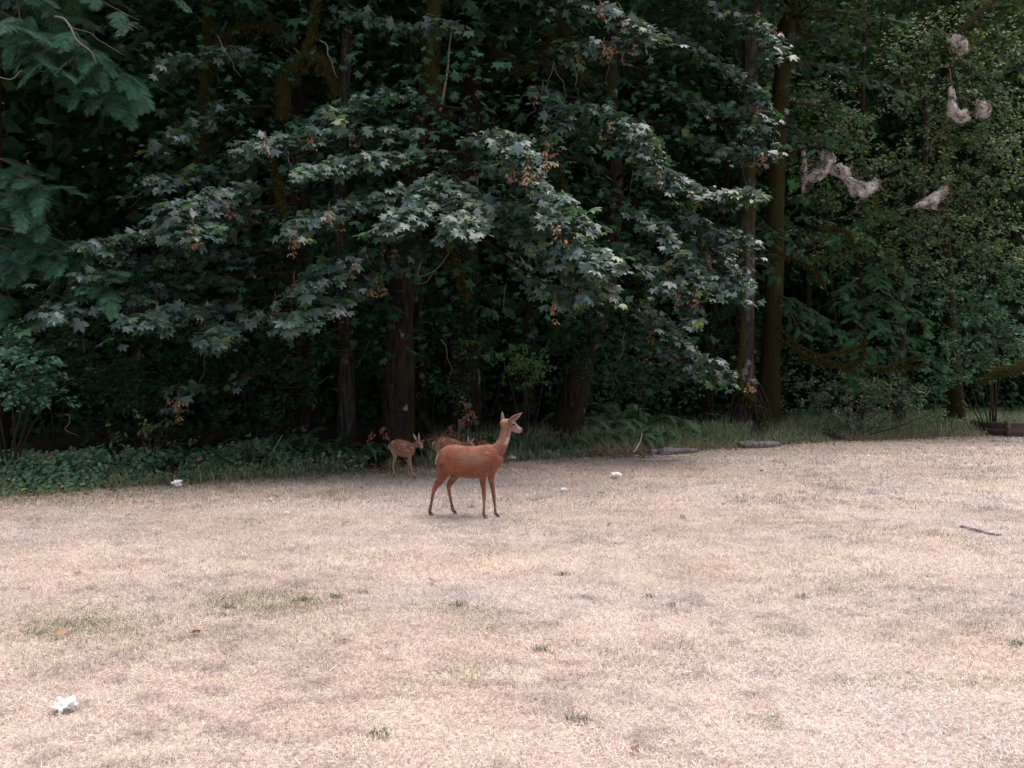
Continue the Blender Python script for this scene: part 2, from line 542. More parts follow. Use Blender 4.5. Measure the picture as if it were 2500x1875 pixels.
def sp(pts, y0, y1, n, spread=.55):
    ys_ = np.linspace(y0, y1, len(pts))
    return ([Q(x, y, d) for (x, y), d in zip(pts, ys_)], n, spread)
def pl(pts, Y):
    ys_ = np.linspace(Y, Y, len(pts)) if np.isscalar(Y) else np.linspace(Y[0], Y[1], len(pts))
    return [P(x, y, d) for (x, y), d in zip(pts, ys_)]

def root_at(px, Y):
    x = (px - 1250) / FPX * Y
    return (x, Y, float(fz(x, Y)))

def trunk_line(pxs, Y, top=None):
    """pixel points from the foot up; the foot is set on the forest floor"""
    b = root_at(pxs[0][0], Y)
    L = [np.array(b) - np.array([0, 0, .15])] + [P(x, y, Y) for x, y in pxs[1:]]
    if top is not None: L.append(np.array(top))
    return b, L

b, L = trunk_line([(968, 1020), (975, 850), (985, 680), (1015, 450), (1045, 200), (1060, 0)], 16.0, (-1.3, 16.2, 14))
maple('bigleaf_maple', 'tall maple with broad leafy boughs fanning out directly above the two fawns', b, L, [
    sp([(980, 290), (800, 285), (640, 300), (545, 322)], 14.6, 12.9, 230),
    sp([(990, 235), (850, 215), (770, 235), (705, 255)], 15.2, 13.8, 150),
    sp([(1000, 330), (870, 335), (750, 350), (665, 370)], 14.4, 12.6, 230),
    sp([(1010, 400), (850, 415), (720, 455), (648, 487)], 14.2, 12.4, 280),
    sp([(1000, 310), (1060, 292), (1100, 300), (1125, 345)], 14.4, 12.7, 170, .42),
    sp([(1000, 370), (1100, 372), (1180, 420), (1235, 475)], 14.2, 12.3, 300),
    sp([(1000, 410), (1120, 450), (1220, 515), (1300, 560)], 14.2, 12.1, 300),
    sp([(1000, 450), (1100, 495), (1200, 555), (1295, 622)], 14.2, 12.1, 270),
    sp([(980, 350), (930, 400), (900, 450), (850, 480)], 14.0, 12.2, 300),
    sp([(980, 380), (1010, 430), (1010, 470), (990, 500)], 13.6, 12.1, 260),
    sp([(960, 520), (850, 575), (740, 640), (640, 685)], 14.6, 12.5, 230),
    sp([(950, 470), (830, 520), (740, 570), (650, 625)], 14.5, 12.6, 190),
    sp([(1040, 520), (1120, 575), (1190, 620), (1250, 655)], 14.2, 12.3, 90, .4),
], [
    (pl([(690, 300), (695, 200), (745, 140), (800, 165), (820, 240)], 15.6), [.14, .16, .15, .12, .07]),
    (pl([(705, 200), (755, 100), (772, 0), (780, -120)], 15.6), [.10, .09, .08, .07]),
    (pl([(1080, 600), (1110, 640), (1140, 720)], 14.3), [.07, .05, .02]),
    (pl([(690, 520), (676, 440), (668, 395)], 13.2), [.05, .05, .02]),
    (pl([(1075, 300), (1055, 200), (1050, 100), (1070, -50)], 15.7), [.20, .16, .14, .14]),
], [
    (pl([(1020, 640), (1030, 670), (1080, 650), (1110, 600)], 13.6), .012),
    (pl([(1015, 690), (1060, 670), (1090, 620)], 13.6), .010),
    (pl([(785, 90), (805, 140), (825, 195)], 14.6), .02),
    (pl([(695, 370), (705, 400), (718, 420)], 13.0), .012),
    (pl([(1075, 270), (1090, 180), (1100, 60)], 15.2), .045),
    (pl([(1235, 700), (1233, 740), (1250, 780)], 13.6), .007),
    (pl([(1080, 830), (1090, 870), (1102, 920)], 14.6), .009),
], [((-2.0, 14.6, 4.4), (2.6, 1.6, 2.2), 900), ((-1.6, 15.2, 6.8), (3.4, 2.0, 2.6), 900)],
    seeds=34, crown=((-1.6, 17.6, 12.2), (5.0, 3.8, 4.0), 6500))

b, L = trunk_line([(738, 1010), (736, 860), (735, 600), (725, 350), (720, 100)], 17.0, (-4.6, 17, 14))
maple('bigleaf_maple', 'thick dark maple whose grey-green boughs reach out over the ivy bank', b, L, [
    sp([(640, 405), (520, 415), (440, 430), (375, 460)], 14.4, 12.4, 240),
    sp([(640, 440), (520, 460), (440, 480), (400, 500)], 14.2, 12.2, 230),
    sp([(620, 480), (480, 490), (330, 505), (195, 532)], 14.6, 12.4, 200),
    sp([(620, 540), (450, 550), (300, 565), (175, 592)], 14.6, 12.3, 240),
    sp([(620, 590), (450, 600), (280, 635), (125, 672)], 14.6, 12.0, 300),
    sp([(620, 640), (500, 650), (400, 670), (310, 690)], 14.4, 12.3, 150),
    sp([(620, 670), (560, 680), (500, 700), (455, 735)], 14.2, 12.4, 130, .4),
    sp([(600, 330), (470, 370), (400, 380), (320, 395)], 15.4, 13.8, 120),
    sp([(600, 180), (520, 120), (440, 120), (370, 140)], 15.6, 14.2, 120),
    sp([(580, 230), (480, 240), (420, 270), (330, 320)], 15.4, 14.0, 120),
    sp([(700, 60), (800, 40), (880, 60), (980, 50)], 16, 14.8, 120),
    sp([(560, 800), (480, 830), (420, 840), (380, 850)], 14.4, 13.2, 28, .5),
], [
    (pl([(490, 420), (497, 280), (506, 130), (515, -60)], 16.0), [.13, .12, .11, .10]),
    (pl([(500, 160), (560, 80), (660, 60), (700, 100)], 15.9), [.08, .07, .06, .04]),
], [
    (pl([(540, 100), (565, 150), (590, 185)], 14.4), .012),
    (pl([(160, 1010), (172, 1040), (192, 1065)], 13.0), .02),
    (pl([(500, 850), (495, 920), (488, 980)], 13.8), .007),
], [((-4.6, 15.0, 3.9), (2.8, 1.6, 1.6), 900), ((-4.8, 15.4, 6.6), (3.2, 1.8, 2.6), 1000)],
    seeds=10, base_r=.30, crown=((-6.2, 17.2, 11.8), (5.5, 3.8, 4.2), 6500))

b, L = trunk_line([(1365, 1020), (1415, 910), (1455, 780), (1485, 640), (1500, 450), (1490, 200)], 18.6, (2.4, 18.6, 14))
maple('bigleaf_maple', 'leaning maple with russet seed clusters and drooping boughs over the ferns', b, L, [
    sp([(1200, 330), (1250, 245), (1320, 245), (1400, 320)], 16.6, 14.8, 230),
    sp([(1210, 330), (1300, 290), (1380, 330), (1425, 385)], 16.4, 14.6, 220),
    sp([(1400, 350), (1470, 395), (1540, 425), (1600, 412)], 17.0, 15.4, 190),
    sp([(1400, 390), (1480, 460), (1540, 500), (1590, 512)], 17.0, 15.4, 200),
    sp([(1420, 430), (1500, 510), (1560, 565), (1588, 622)], 17.0, 15.4, 200),
    sp([(1300, 420), (1400, 475), (1480, 550), (1500, 620)], 16.6, 15.0, 200),
    sp([(1300, 490), (1380, 550), (1430, 595), (1500, 680)], 16.6, 15.0, 190),
    sp([(1330, 640), (1420, 690), (1500, 765), (1560, 802)], 17.4, 16.0, 200),
    sp([(1300, 720), (1400, 740), (1480, 780), (1550, 812)], 17.4, 16.0, 140),
    sp([(1150, 60), (1230, 15), (1330, 35), (1400, 65)], 16.6, 15.2, 150),
    sp([(1150, 130), (1230, 110), (1300, 100), (1360, 90)], 16.6, 15.2, 130),
    sp([(1140, 190), (1180, 200), (1210, 240), (1190, 300)], 16.6, 15.2, 90),
    sp([(1400, 60), (1500, 110), (1600, 170), (1655, 240)], 19, 17.6, 190),
    sp([(1400, 160), (1500, 220), (1600, 250), (1640, 290)], 19, 17.6, 190),
    sp([(1430, 270), (1530, 310), (1600, 330), (1640, 330)], 19, 17.4, 170),
    sp([(1450, -20), (1550, 20), (1640, 60), (1680, 120)], 19, 17.6, 170),
], [
    (pl([(1395, 560), (1378, 470), (1350, 400), (1310, 360), (1270, 380)], 17.2), [.09, .09, .10, .11, .06]),
    (pl([(1355, 60), (1335, 120), (1270, 170), (1210, 110)], 17.2), [.10, .10, .09, .06]),
    (pl([(1430, 200), (1400, 130), (1360, 40), (1350, -60)], 17.3), [.12, .12, .11, .1]),
], [
    (pl([(1520, 810), (1522, 850), (1500, 885), (1478, 893)], 16.4), .011),
    (pl([(1640, 810), (1680, 792), (1698, 780)], 16.2), .010),
    (pl([(1640, 815), (1680, 803), (1700, 800)], 16.2), .009),
    (pl([(1350, 155), (1340, 210), (1330, 270)], 15.8), .010),
    (pl([(1352, 165), (1370, 210), (1385, 245)], 15.8), .010),
    (pl([(1325, 200), (1305, 260), (1280, 300)], 15.8), .010),
    (pl([(1400, 150), (1410, 200), (1412, 235)], 15.8), .011),
    (pl([(1490, 90), (1488, 160), (1484, 215)], 15.8), .009),
    (pl([(1450, 380), (1460, 420), (1468, 450)], 15.6), .007),
    (pl([(1545, 420), (1543, 450), (1536, 480)], 15.6), .008),
    (pl([(1690, 720), (1685, 745), (1680, 760)], 16.2), .008),
], [((1.3, 17.0, 4.6), (2.4, 1.6, 2.0), 900), ((2.2, 18.2, 7.2), (3.4, 1.8, 2.6), 1100), ((2.9, 17.6, 2.4), (1.6, 1.2, 1.0), 380)],
    seeds=44, base_r=.26, crown=((2.2, 20.0, 13.2), (5.2, 3.8, 4.2), 6500), leafsize=.125)

# ------------------------------------------------------------------ plain trunks
def plain_tree(name, label, pxs, Y, r0, r1, bark, crown_c, crown_r, k, size=.3, group=None, col=(.03, .055, .025), leaf=LEAF_DIA, flare=1.7, roots=0):
    b, L = trunk_line(pxs, Y)
    top = L[-1] + np.array([0, 0, 6.0]); L.append(top)
    root = thing(name, label, 'tree', b, group)
    tb = Bag()
    n = 70
    V, F = tube(L, [r0 * flare, r0 * 1.1, r0, (r0 + r1) / 2, r1, r1 * .7], n, 18, .08, int(Y * 7))
    tb.add(V, F)
    for i in range(roots):
        a = i / roots * 6.28 + .4
        p0 = np.array(b)
        d = np.array([math.cos(a), math.sin(a), 0])
        V, F = tube([p0 + d * r0 * .6 + [0, 0, .95], p0 + d * r0 * 1.3 + [0, 0, .45], p0 + d * r0 * 2.3 + [0, 0, .12], p0 + d * r0 * 3.6 + [0, 0, -.05]], [.12, .11, .08, .03], 14, 8, .15, i)
        tb.add(V, F)
    for i in range(14):
        u = .35 + .6 * rng.random()
        p0 = catmull(L, 50)[int(u * 49)]
        d = norm(np.array([rng.normal(), rng.normal(), .15 * rng.normal()]))
        ln = 1.2 + rng.random() * 1.6
        V, F = tube([p0, p0 + d * ln * .5 + [0, 0, .05], p0 + d * ln + [0, 0, -.35]], [.035, .022, .008], 8, 5, .1)
        tb.add(V, F)
    obj('trunk', tb.mesh('trunk', True), bark, root)
    cb = Bag()
    d = norm(rng.normal(0, 1, (k, 3))) * rng.random((k, 1)) ** .45
    p = np.asarray(crown_c) + d * np.asarray(crown_r)
    V, F = inst(*leaf, leaf_frames(k, (0, -1, 0), .7, .5, .6), p, size * (.6 + rng.random(k) * .8))
    cb.add(V, F, jitter_col(col, k, .35, .15))
    o = obj('crown', cb.mesh('crown'), M_DEEP, root); o['kind'] = 'stuff'
    return root, L

plain_tree('maple_tree', 'slim dark trunk with pale lichen spots beside the thicker dark trunk', [(848, 1010), (845, 900), (838, 700), (830, 400), (850, 0)], 16.4, .15, .11, M_BARK_PALE, (-3.6, 16.8, 11.5), (2.6, 2.4, 2.6), 900, flare=1.4)
plain_tree('fir_tree', 'straight dark trunk rising behind the high boughs, half hidden by leaves', [(1128, 1010), (1132, 700), (1140, 400), (1150, 0)], 19.5, .30, .24, M_BARK, (-1.2, 20, 12.5), (3.2, 2.6, 3.4), 1500)
rt, Lf = plain_tree('fir_tree', 'grey fissured trunk with buttressed mossy roots at the meadow edge', [(1818, 1060), (1818, 900), (1822, 600), (1826, 300), (1832, 0)], 22.2, .23, .20, M_BARK_PALE, (6.6, 22.6, 14.8), (3.4, 3.0, 4.0), 2200, roots=7, flare=1.9)
bm = Bag(); pts = pl([(1812, 760), (1808, 850), (1800, 930), (1835, 985), (1860, 1020)], 21.86); V, F = tube(pts, [.05, .10, .12, .10, .05], 24, 8, .2); bm.add(V, F, np.array(MOSS_C) * .7); fuzz(bm, pts, [.05, .10, .12, .10, .05], 900, MOSS_C, .09)
obj('moss', bm.mesh('moss'), M_MOSS, rt)
sk = Bag(); rb = np.array(rt.location)
for i in range(46):
    a = rng.uniform(-3.0, .2); rr = .22 + .08 * rng.random(); hh = rng.uniform(.5, 1.8); ro = rng.uniform(.32, .9)
    p0 = rb + [math.cos(a) * rr, math.sin(a) * rr, hh]; p2 = rb + [math.cos(a) * ro + .25 * rng.normal(), math.sin(a) * ro, .05 + .2 * rng.random()]
    V, F = tube([p0, (p0 + p2) / 2 + rng.normal(0, .05, 3) + [0, 0, .08], p2], [.012, .009, .004], 8, 4); sk.add(V, F, np.array([.045, .038, .030]) * rng.uniform(.5, 1.7))
o = obj('dead_twigs', sk.mesh('dead_twigs'), M_TWIG, rt); o['kind'] = 'stuff'
rt, Lf = plain_tree('fir_tree', 'rusty brown mossy trunk close beside the grey buttressed trunk', [(1872, 1060), (1880, 900), (1892, 600), (1900, 300), (1925, 60), (1930, 0)], 22.8, .24, .19, M_BARK_MOSSY, (8.2, 23.2, 15), (3.2, 2.8, 4.0), 2200, roots=5)
plain_tree('alder_tree', 'small pale grey leaning trunk half buried in leaves beyond the brush', [(2195, 1050), (2200, 780), (2222, 660), (2240, 600), (2260, 300)], 25.5, .13, .10, M_BARK_PALE, (13.6, 26.2, 14), (3.2, 2.6, 3.6), 1500)
plain_tree('maple_tree', 'dim mossy trunk under the dark conifer branches above the silk nests', [(2330, 1050), (2320, 800), (2300, 500), (2310, 200), (2330, 0)], 26, .2, .16, M_BARK_MOSSY, (14.4, 27, 14.5), (3.2, 2.6, 3.6), 1300)

# deeper forest
spots = []
while len(spots) < 44:
    x = rng.uniform(-26, 36); t = rng.uniform(6.0, 18)
    y = float(edge(x)) + t
    if abs(x - 0.637 * y * 0) > 100: continue
    if all((x - a) ** 2 + (y - c) ** 2 > 3.4 for a, c in spots): spots.append((x, y))
for x, y in spots:
    r0 = rng.uniform(.10, .24)
    b = (x, y, float(fz(x, y)))
    root = thing('forest_tree', 'dim trunk and crown standing deep in the shaded wood', 'tree', b, 'trees deep in the shaded wood')
    tb = Bag(); lean = rng.normal(0, .5, 2)
    V, F = tube([np.array(b) - [0, 0, .1], np.array(b) + [lean[0] * .3, lean[1] * .3, 4], np.array(b) + [lean[0], lean[1], 10], np.array(b) + [lean[0] * 1.5, lean[1] * 1.5, 19]], [r0 * 1.4, r0, r0 * .8, r0 * .4], 24, 9, .08)
    tb.add(V, F)
    obj('trunk', tb.mesh('trunk', True), [M_BARK, M_BARK_MOSSY][rng.integers(2)], root)
    cb = Bag()
    k = 3000
    d = norm(rng.normal(0, 1, (k, 3))) * rng.random((k, 1)) ** .5
    p = np.array(b) + [lean[0], lean[1], rng.uniform(9, 13)] + d * np.array([3.2, 2.6, 9.0])
    p = p[p[:, 2] > .5]
    q = vnoise(p[:, 0] + p[:, 1], p[:, 2] * 1.6, .9, 11) > .3
    p = p[q]; k = len(p)
    V, F = inst(*LEAF_DIA, leaf_frames(k, (0, -1, 0), .7, .5, .6), p, .40 * (.5 + rng.random(k)))
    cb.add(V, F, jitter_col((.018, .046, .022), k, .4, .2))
    o = obj('crown', cb.mesh('crown'), M_DEEP, root); o['kind'] = 'stuff'

# the far wood that reads as one mass
fb = Bag()
k = 100000
x = rng.uniform(-55, 65, k); t = rng.uniform(14, 34, k)
p = np.stack([x, edge(x) + t, rng.random(k) * 33], -1)
V, F = inst(*LEAF_DIA, leaf_frames(k, (0, -1, 0), .4, .5, .6), p, .85 * (.6 + rng.random(k) * .8))
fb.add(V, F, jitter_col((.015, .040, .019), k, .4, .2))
k = 20000                                           # low brush in the wood
x = rng.uniform(-40, 50, k); t = rng.uniform(3, 16, k)
y = edge(x) + t
p = np.stack([x, y, fz(x, y) + rng.random(k) ** 1.3 * 3.2], -1)
V, F = inst(*LEAF_DIA, leaf_frames(k, (0, -1, 0), .8, .3, .5), p, .2 * (.6 + rng.random(k) * .8))
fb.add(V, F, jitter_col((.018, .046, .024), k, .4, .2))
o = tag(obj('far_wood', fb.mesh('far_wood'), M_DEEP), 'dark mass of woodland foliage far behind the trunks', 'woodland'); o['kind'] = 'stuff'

# ------------------------------------------------------------------ conifers
def spray(seed, length=.5, width=.26, nb=15, sub=7, droop=.25):
    """a flat drooping conifer spray in the XY plane, pointing +Y"""
    r = np.random.default_rng(seed); V, F = [], []
    def strip(a, d, L, w):
        s = np.cross(d, [0, 0, 1.]); s = s / (np.linalg.norm(s) + 1e-9)
        i = len(V)
        V.extend([a - s * w * .6, a + s * w * .6, a + d * L * .55 + s * w, a + d * L, a + d * L * .55 - s * w])
        F.extend([(i, i + 1, i + 2), (i, i + 2, i + 4), (i + 4, i + 2, i + 3)])
    def tri(a, d, L, w):
        s = np.cross(d, [0, 0, 1.]); s = s / (np.linalg.norm(s) + 1e-9)
        i = len(V); V.extend([a - s * w * .5, a + s * w * .5, a + d * L]); F.append((i, i + 1, i + 2))
    for i in range(nb):
        u = i / nb
        y = length * u
        for s in (-1, 1):
            L = width * (1 - u) ** .6 * (.7 + .5 * r.random()) + .03
            d = norm(np.array([s * .62, .8, r.normal(0, .08)]))
            a = np.array([0, y, 0])
            strip(a, d, L, .0035)
            for j in range(sub):
                v = (j + 1) / (sub + 1)
                for e in (-1, 1):
                    d2 = norm(d + e * .8 * np.array([-d[1], d[0], 0]) + np.array([0, 0, r.normal(0, .1)]))
                    tri(a + d * L * v, d2, .046 * (1.15 - v) + .012, .008)
    strip(np.zeros(3), np.array([0, 1., 0]), length, .006)
    V = np.array(V)
    V[:, 2] -= droop * (V[:, 1] / length) ** 2 * length + .35 * np.abs(V[:, 0]) ** 1.5
    return V, np.array(F)
SPRAYS = [spray(s, .42 + .1 * (s % 3), .2 + .04 * (s % 2), 13, 6, .3) for s in range(4)] + [spray(s, .5, .2, 10, 4, .3) for s in range(4, 8)]

def conifer(name, label, base, trunk_pts, R, branches, col, size=1.0, bark=M_BARK, per=16, hang=.6, bcol=None, kinds=(0, 4)):
    root = thing(name, label, 'tree', base)
    tb = Bag(); V, F = tube(trunk_pts, R, 30, 12, .08); tb.add(V, F)
    obj('trunk', tb.mesh('trunk', True), bark, root)
    cb = Bag()
    for pts in branches:
        bb = Bag(); V, F = tube(pts, [.035, .022, .008], 16, 6, .15); bb.add(V, F, bcol or (.05, .04, .025))
        obj('branch', bb.mesh('branch', True), M_TWIG, root)
        L = catmull(pts, 40); T = norm(np.gradient(L, axis=0))
        ln = np.sum(np.linalg.norm(np.diff(L, axis=0), axis=1))
        k = int(per * ln)
        i = (np.clip(.12 + .9 * rng.random(k), 0, .999) * 39).astype(int)
        s = rng.choice([-1, 1], k)[:, None]
        side = norm(np.cross(T[i], np.array([0, 0, 1.])))
        tip = T[i] * .6 + side * s * (.5 + .6 * rng.random((k, 1))) + np.array([0, -.1, -hang]) * rng.random((k, 1)) * 1.2 + rng.normal(0, .12, (k, 3))
        nrm = np.array([0, -.45, .9]) + rng.normal(0, .28, (k, 3))
        M = frames(tip, nrm)
        sc = size * (.6 + rng.random(k) * .6)
        v = rng.integers(kinds[0], kinds[1], k)
        for q in range(*kinds):
            w = v == q
            if w.any():
                V, F = inst(*SPRAYS[q], M[w], L[i][w] + rng.normal(0, .05, (w.sum(), 3)), sc[w])
                cb.add(V, F, jitter_col(col, w.sum(), .3, .12))
    o = obj('crown', cb.mesh('crown'), M_CONIFER, root); o['kind'] = 'stuff'
    return root

# red cedar at the left margin, its trunk just outside the picture
cb_ = (-9.3, 14.0, float(fz(-9.3, 14.0)))
br = []
for (px0, py0, Y0), (px1, py1, Y1), (px2, py2, Y2) in [
    ((-220, -120, 13.6), (120, 20, 12.8), (235, 160, 12.2)), ((-220, -60, 13.6), (60, 60, 12.6), (110, 160, 12.0)),
    ((-220, -180, 13.6), (150, -40, 12.8), (340, 50, 12.2)), ((-220, 20, 13.6), (150, 100, 12.6), (330, 195, 12.4)),
    ((-220, 60, 13.6), (120, 130, 12.8), (260, 240, 12.4)), ((-220, -200, 13.6), (0, -80, 12.2), (60, 90, 11.8)),
    ((-220, 380, 13.6), (20, 420, 12.4), (120, 470, 12.0)), ((-220, 440, 13.6), (0, 470, 12.4), (110, 540, 12.0)),
    ((-220, 520, 13.6), (60, 570, 12.6), (160, 640, 12.2)), ((-220, 500, 13.6), (120, 580, 12.8), (250, 700, 12.3)),
    ((-220, 560, 13.6), (0, 600, 12.4), (60, 650, 12.2)), ((-220, 300, 13.6), (30, 400, 12.8), (90, 440, 12.4)),
    ((-220, 620, 13.6), (-20, 700, 12.6), (30, 800, 12.4)), ((-220, -260, 13.6), (200, -120, 13), (420, -20, 12.6))]:
    br.append([P(px0, py0, Y0), P(px1, py1, Y1), P(px2, py2, Y2)])
ced = conifer('cedar_tree', 'cedar with drooping flat green sprays above the rounded shrub', cb_, [np.array(cb_) - [0, 0, .1], np.array(cb_) + [0, 0, 5], np.array(cb_) + [.1, 0, 18]], [.5, .36, .15], br, (.034, .09, .06), 1.15, per=8, hang=1.7)
for pts, r in [(pl([(132, 28), (185, 90), (232, 152)], 12.1), .020), (pl([(0, 188), (60, 180), (110, 172)], 12.4), .014), (pl([(165, 60), (230, 90), (300, 140)], 12.5), .010)]:
    pts = [p + rng.normal(0, .03, 3) for p in catmull(pts, 6)]; r = r * .7
    V, F = tube(pts, [r, r * .9, r * .4], 18, 6, .2); bb = Bag(); bb.add(V, F, (.18, .165, .15)); obj('bare_branch', bb.mesh('bare_branch', True), M_TWIG, ced)

# hemlock behind the meadow's far corner
hb = (10.6, 24.6, float(fz(10.6, 24.6)))
br = []
for i in range(34):
    z0 = .9 + i * .17 + .2 * rng.random()
    a = rng.uniform(-2.9, .1)
    ln = rng.uniform(1.3, 2.6) * (1 if z0 < 4 else .8)
    d = np.array([math.cos(a), math.sin(a), 0])
    p0 = np.array([hb[0], hb[1], z0 + hb[2]])
    br.append([p0, p0 + d * ln * .5 + [0, 0, .12], p0 + d * ln + [0, 0, -.35 - .3 * rng.random()]])
conifer('hemlock_tree', 'young hemlock with feathery bright green branches sweeping over the brush', hb, [np.array(hb) - [0, 0, .1], np.array(hb) + [0, 0, 4], np.array(hb) + [.2, 0, 13]], [.16, .12, .05], br, (.055, .15, .065), .66, per=15, hang=.35, kinds=(4, 8))
# hemlock boughs round the twin trunks
h2 = (7.0, 23.9, float(fz(7.0, 23.9)))
br = []
for px0, py0, px1, py1 in [(1860, 560, 1720, 575), (1860, 545, 1890, 600), (1880, 560, 1960, 620), (1840, 600, 1900, 680), (1900, 720, 2010, 790), (1900, 730, 1960, 820), (1920, 760, 2060, 830),
                           (1900, 300, 1960, 340), (1900, 230, 2060, 260), (1920, 150, 2120, 190), (1930, 250, 2130, 300), (1950, 80, 2180, 130), (1900, 100, 1840, 150), (2000, 30, 2220, 60), (1950, 340, 2110, 350), (2000, 160, 2230, 240)]:
    a, c = P(px0, py0, 22.6), P(px1, py1, 21.7)
    br.append([a, (a + c) / 2 + [0, 0, .1], c])
conifer('hemlock_tree', 'dark hemlock with shadowy boughs behind and between the twin trunks', h2, [np.array(h2) - [0, 0, .1], np.array(h2) + [0, 0, 6], np.array(h2) + [.4, 0, 15]], [.16, .12, .05], br, (.026, .08, .036), .7, per=15, hang=.6, kinds=(4, 8))
# mossy dead lower branches
db = Bag(); 
for pts in [[(1900, 800), (1960, 850), (2060, 890), (2200, 900)], [(1905, 830), (1990, 880), (2080, 905), (2150, 930)], [(1950, 880), (2050, 860), (2110, 840)], [(2120, 900), (2200, 895), (2265, 890)], [(1900, 620), (1980, 650), (2010, 690)], [(2010, 550), (2070, 570), (2085, 610)], [(2060, 900), (2105, 870), (2110, 830)], [(2150, 905), (2215, 880), (2250, 870)]]:
    W = pl(pts, 22.0); V, F = tube(W, [.05, .045, .03, .02], 20, 7, .2); db.add(V, F, np.array(MOSS_C) * .6); fuzz(db, W, [.05, .045, .03, .02], 500, MOSS_C, .07)
tag(obj('dead_branch', db.mesh('dead_branch'), M_MOSS), 'tangle of dead mossy branches low in front of the hemlock', 'branch')
db = Bag(); W = pl([(2390, 935), (2440, 905), (2480, 900), (2580, 850)], 21.5); V, F = tube(W, [.04, .10, .15, .17], 24, 9, .15); db.add(V, F, np.array(MOSS_C) * .7); fuzz(db, W, [.04, .10, .15, .17], 1400, MOSS_C, .06)
tag(obj('mossy_branch', db.mesh('mossy_branch'), M_MOSS), 'thick mossy fallen limb above the wooden box', 'branch')
db = Bag(); W = pl([(2300, 120), (2360, 60), (2440, -20), (2520, -120)], 23.5); V, F = tube(W, [.03, .08, .12, .14], 24, 9, .15); db.add(V, F, (.04, .034, .018)); fuzz(db, W, [.03, .08, .12, .14], 500, np.array(MOSS_C) * .6, .05)
tag(obj('slanting_limb', db.mesh('slanting_limb'), M_MOSS), 'dark mossy limb slanting up above the silk nests', 'branch')

# ------------------------------------------------------------------ alder foliage on the right, shrubs
def leafy(name, label, cat, base, clumps, leaf, size, col, per, spread, mat=M_LEAF, stems=6, pale=.0, group=None, droop=.4, up=.8, scol=.6):
    """a thing of stems and foliage built from clumps of small leaves; clumps: (centre, radius xyz)"""
    root = thing(name, label, cat, base, group)
    sb = Bag(); cb = Bag()
    for c0, r3 in clumps:
        ns = max(1, per // 14)
        for s in range(ns):
            c = np.asarray(c0) + rng.normal(0, .55, 3) * np.asarray(r3)
            d = norm(np.array([rng.normal(0, .8), -.6 + rng.normal(0, .5), rng.normal(-.1, .35)]))
            k = 14
            sx = rng.random(k)
            p = c + d * (sx * spread)[:, None] + rng.normal(0, .06, (k, 3)) * spread / .5
            M = leaf_frames(k, d * [1, 1, 0] + [0, -.5, 0], up, droop, .42)
            V, F = inst(*leaf, M, p, size * (.6 + .7 * rng.random(k)))
            cc = jitter_col(col, k, .28, .14)
            if pale:
                w = rng.random(k) < pale; cc[w] = jitter_col((.20, .20, .08), w.sum(), .3, .15)
            cb.add(V, F, cc)
            if s % 3 == 0:
                V, F = tube([c - d * spread * .4, c + d * spread * .5, c + d * spread], [.008, .005, .002], 5, 4); sb.add(V, F, (.08, .065, .05))
    for i in range(stems):
        c0, r3 = clumps[i % len(clumps)]
        q = np.asarray(c0) + rng.normal(0, .4, 3) * np.asarray(r3)
        bb = np.array(base) + np.array([rng.normal(0, .08), rng.normal(0, .08), -.05])
        V, F = tube([bb, (bb + q) / 2 + rng.normal(0, .08, 3), q], [.02, .014, .005], 10, 5, .1); sb.add(V, F, np.array((.07, .055, .04)) * scol)
    o = obj('stems', sb.mesh('stems'), M_TWIG, root); o['kind'] = 'stuff'
    o = obj('foliage', cb.mesh('foliage'), mat, root); o['kind'] = 'stuff'
    return root

def cl(lst, Y):
    out = []
    for px, py, rx, ry in lst:
        s = Y / FPX
        out.append((P(px, py, Y), (rx * s, .7, ry * s)))
    return out
def gb(px, Y):
    x = (px - 1250) / FPX * Y
    return (x, Y, float(fz(x, Y)))

leafy('alder_tree', 'alder with small glinting yellow-green leaves hung with silk nests', 'tree', gb(2080, 25),
      cl([(2020, 340, 60, 40), (2060, 300, 50, 30), (2110, 400, 70, 50), (2050, 480, 90, 40), (2180, 430, 60, 60), (2260, 420, 60, 70), (2150, 520, 90, 40), (2230, 560, 80, 60), (2050, 560, 70, 40), (2120, 600, 70, 60), (2200, 640, 60, 50), (2010, 620, 60, 60), (1960, 430, 30, 60), (2000, 240, 60, 40)], 23.6),
      LEAF_OVAL, .12, (.07, .115, .045), 400, .5, pale=.05)
leafy('alder_tree', 'tall alder with pale flickering leaves at the right of the silk nests', 'tree', gb(2420, 25.5),
      cl([(2380, 120, 80, 70), (2440, 230, 70, 80), (2350, 220, 60, 60), (2400, 330, 80, 60), (2450, 420, 70, 70), (2350, 360, 60, 60), (2340, 470, 70, 50), (2430, 530, 80, 60), (2460, 620, 60, 60), (2380, 610, 60, 60), (2480, 100, 60, 80), (2300, 60, 60, 60), (2470, 330, 60, 60), (2320, 550, 50, 50), (2230, 130, 70, 60), (2220, 240, 70, 60), (2280, 310, 60, 60)], 23.8),
      LEAF_OVAL, .125, (.08, .125, .06), 400, .5, pale=.05)
leafy('roadside_shrub', 'broad bluish green shrub spilling over the bank behind the wooden box', 'shrub', gb(2420, 24.6),
      cl([(2330, 760, 60, 50), (2400, 720, 70, 50), (2460, 760, 60, 60), (2420, 820, 80, 50), (2480, 680, 50, 50), (2350, 840, 60, 40), (2480, 850, 50, 40), (2280, 700, 50, 40), (2390, 890, 90, 30), (2300, 930, 80, 30)], 23.4),
      LEAF_OVAL, .12, (.06, .14, .085), 400, .4, pale=.03)
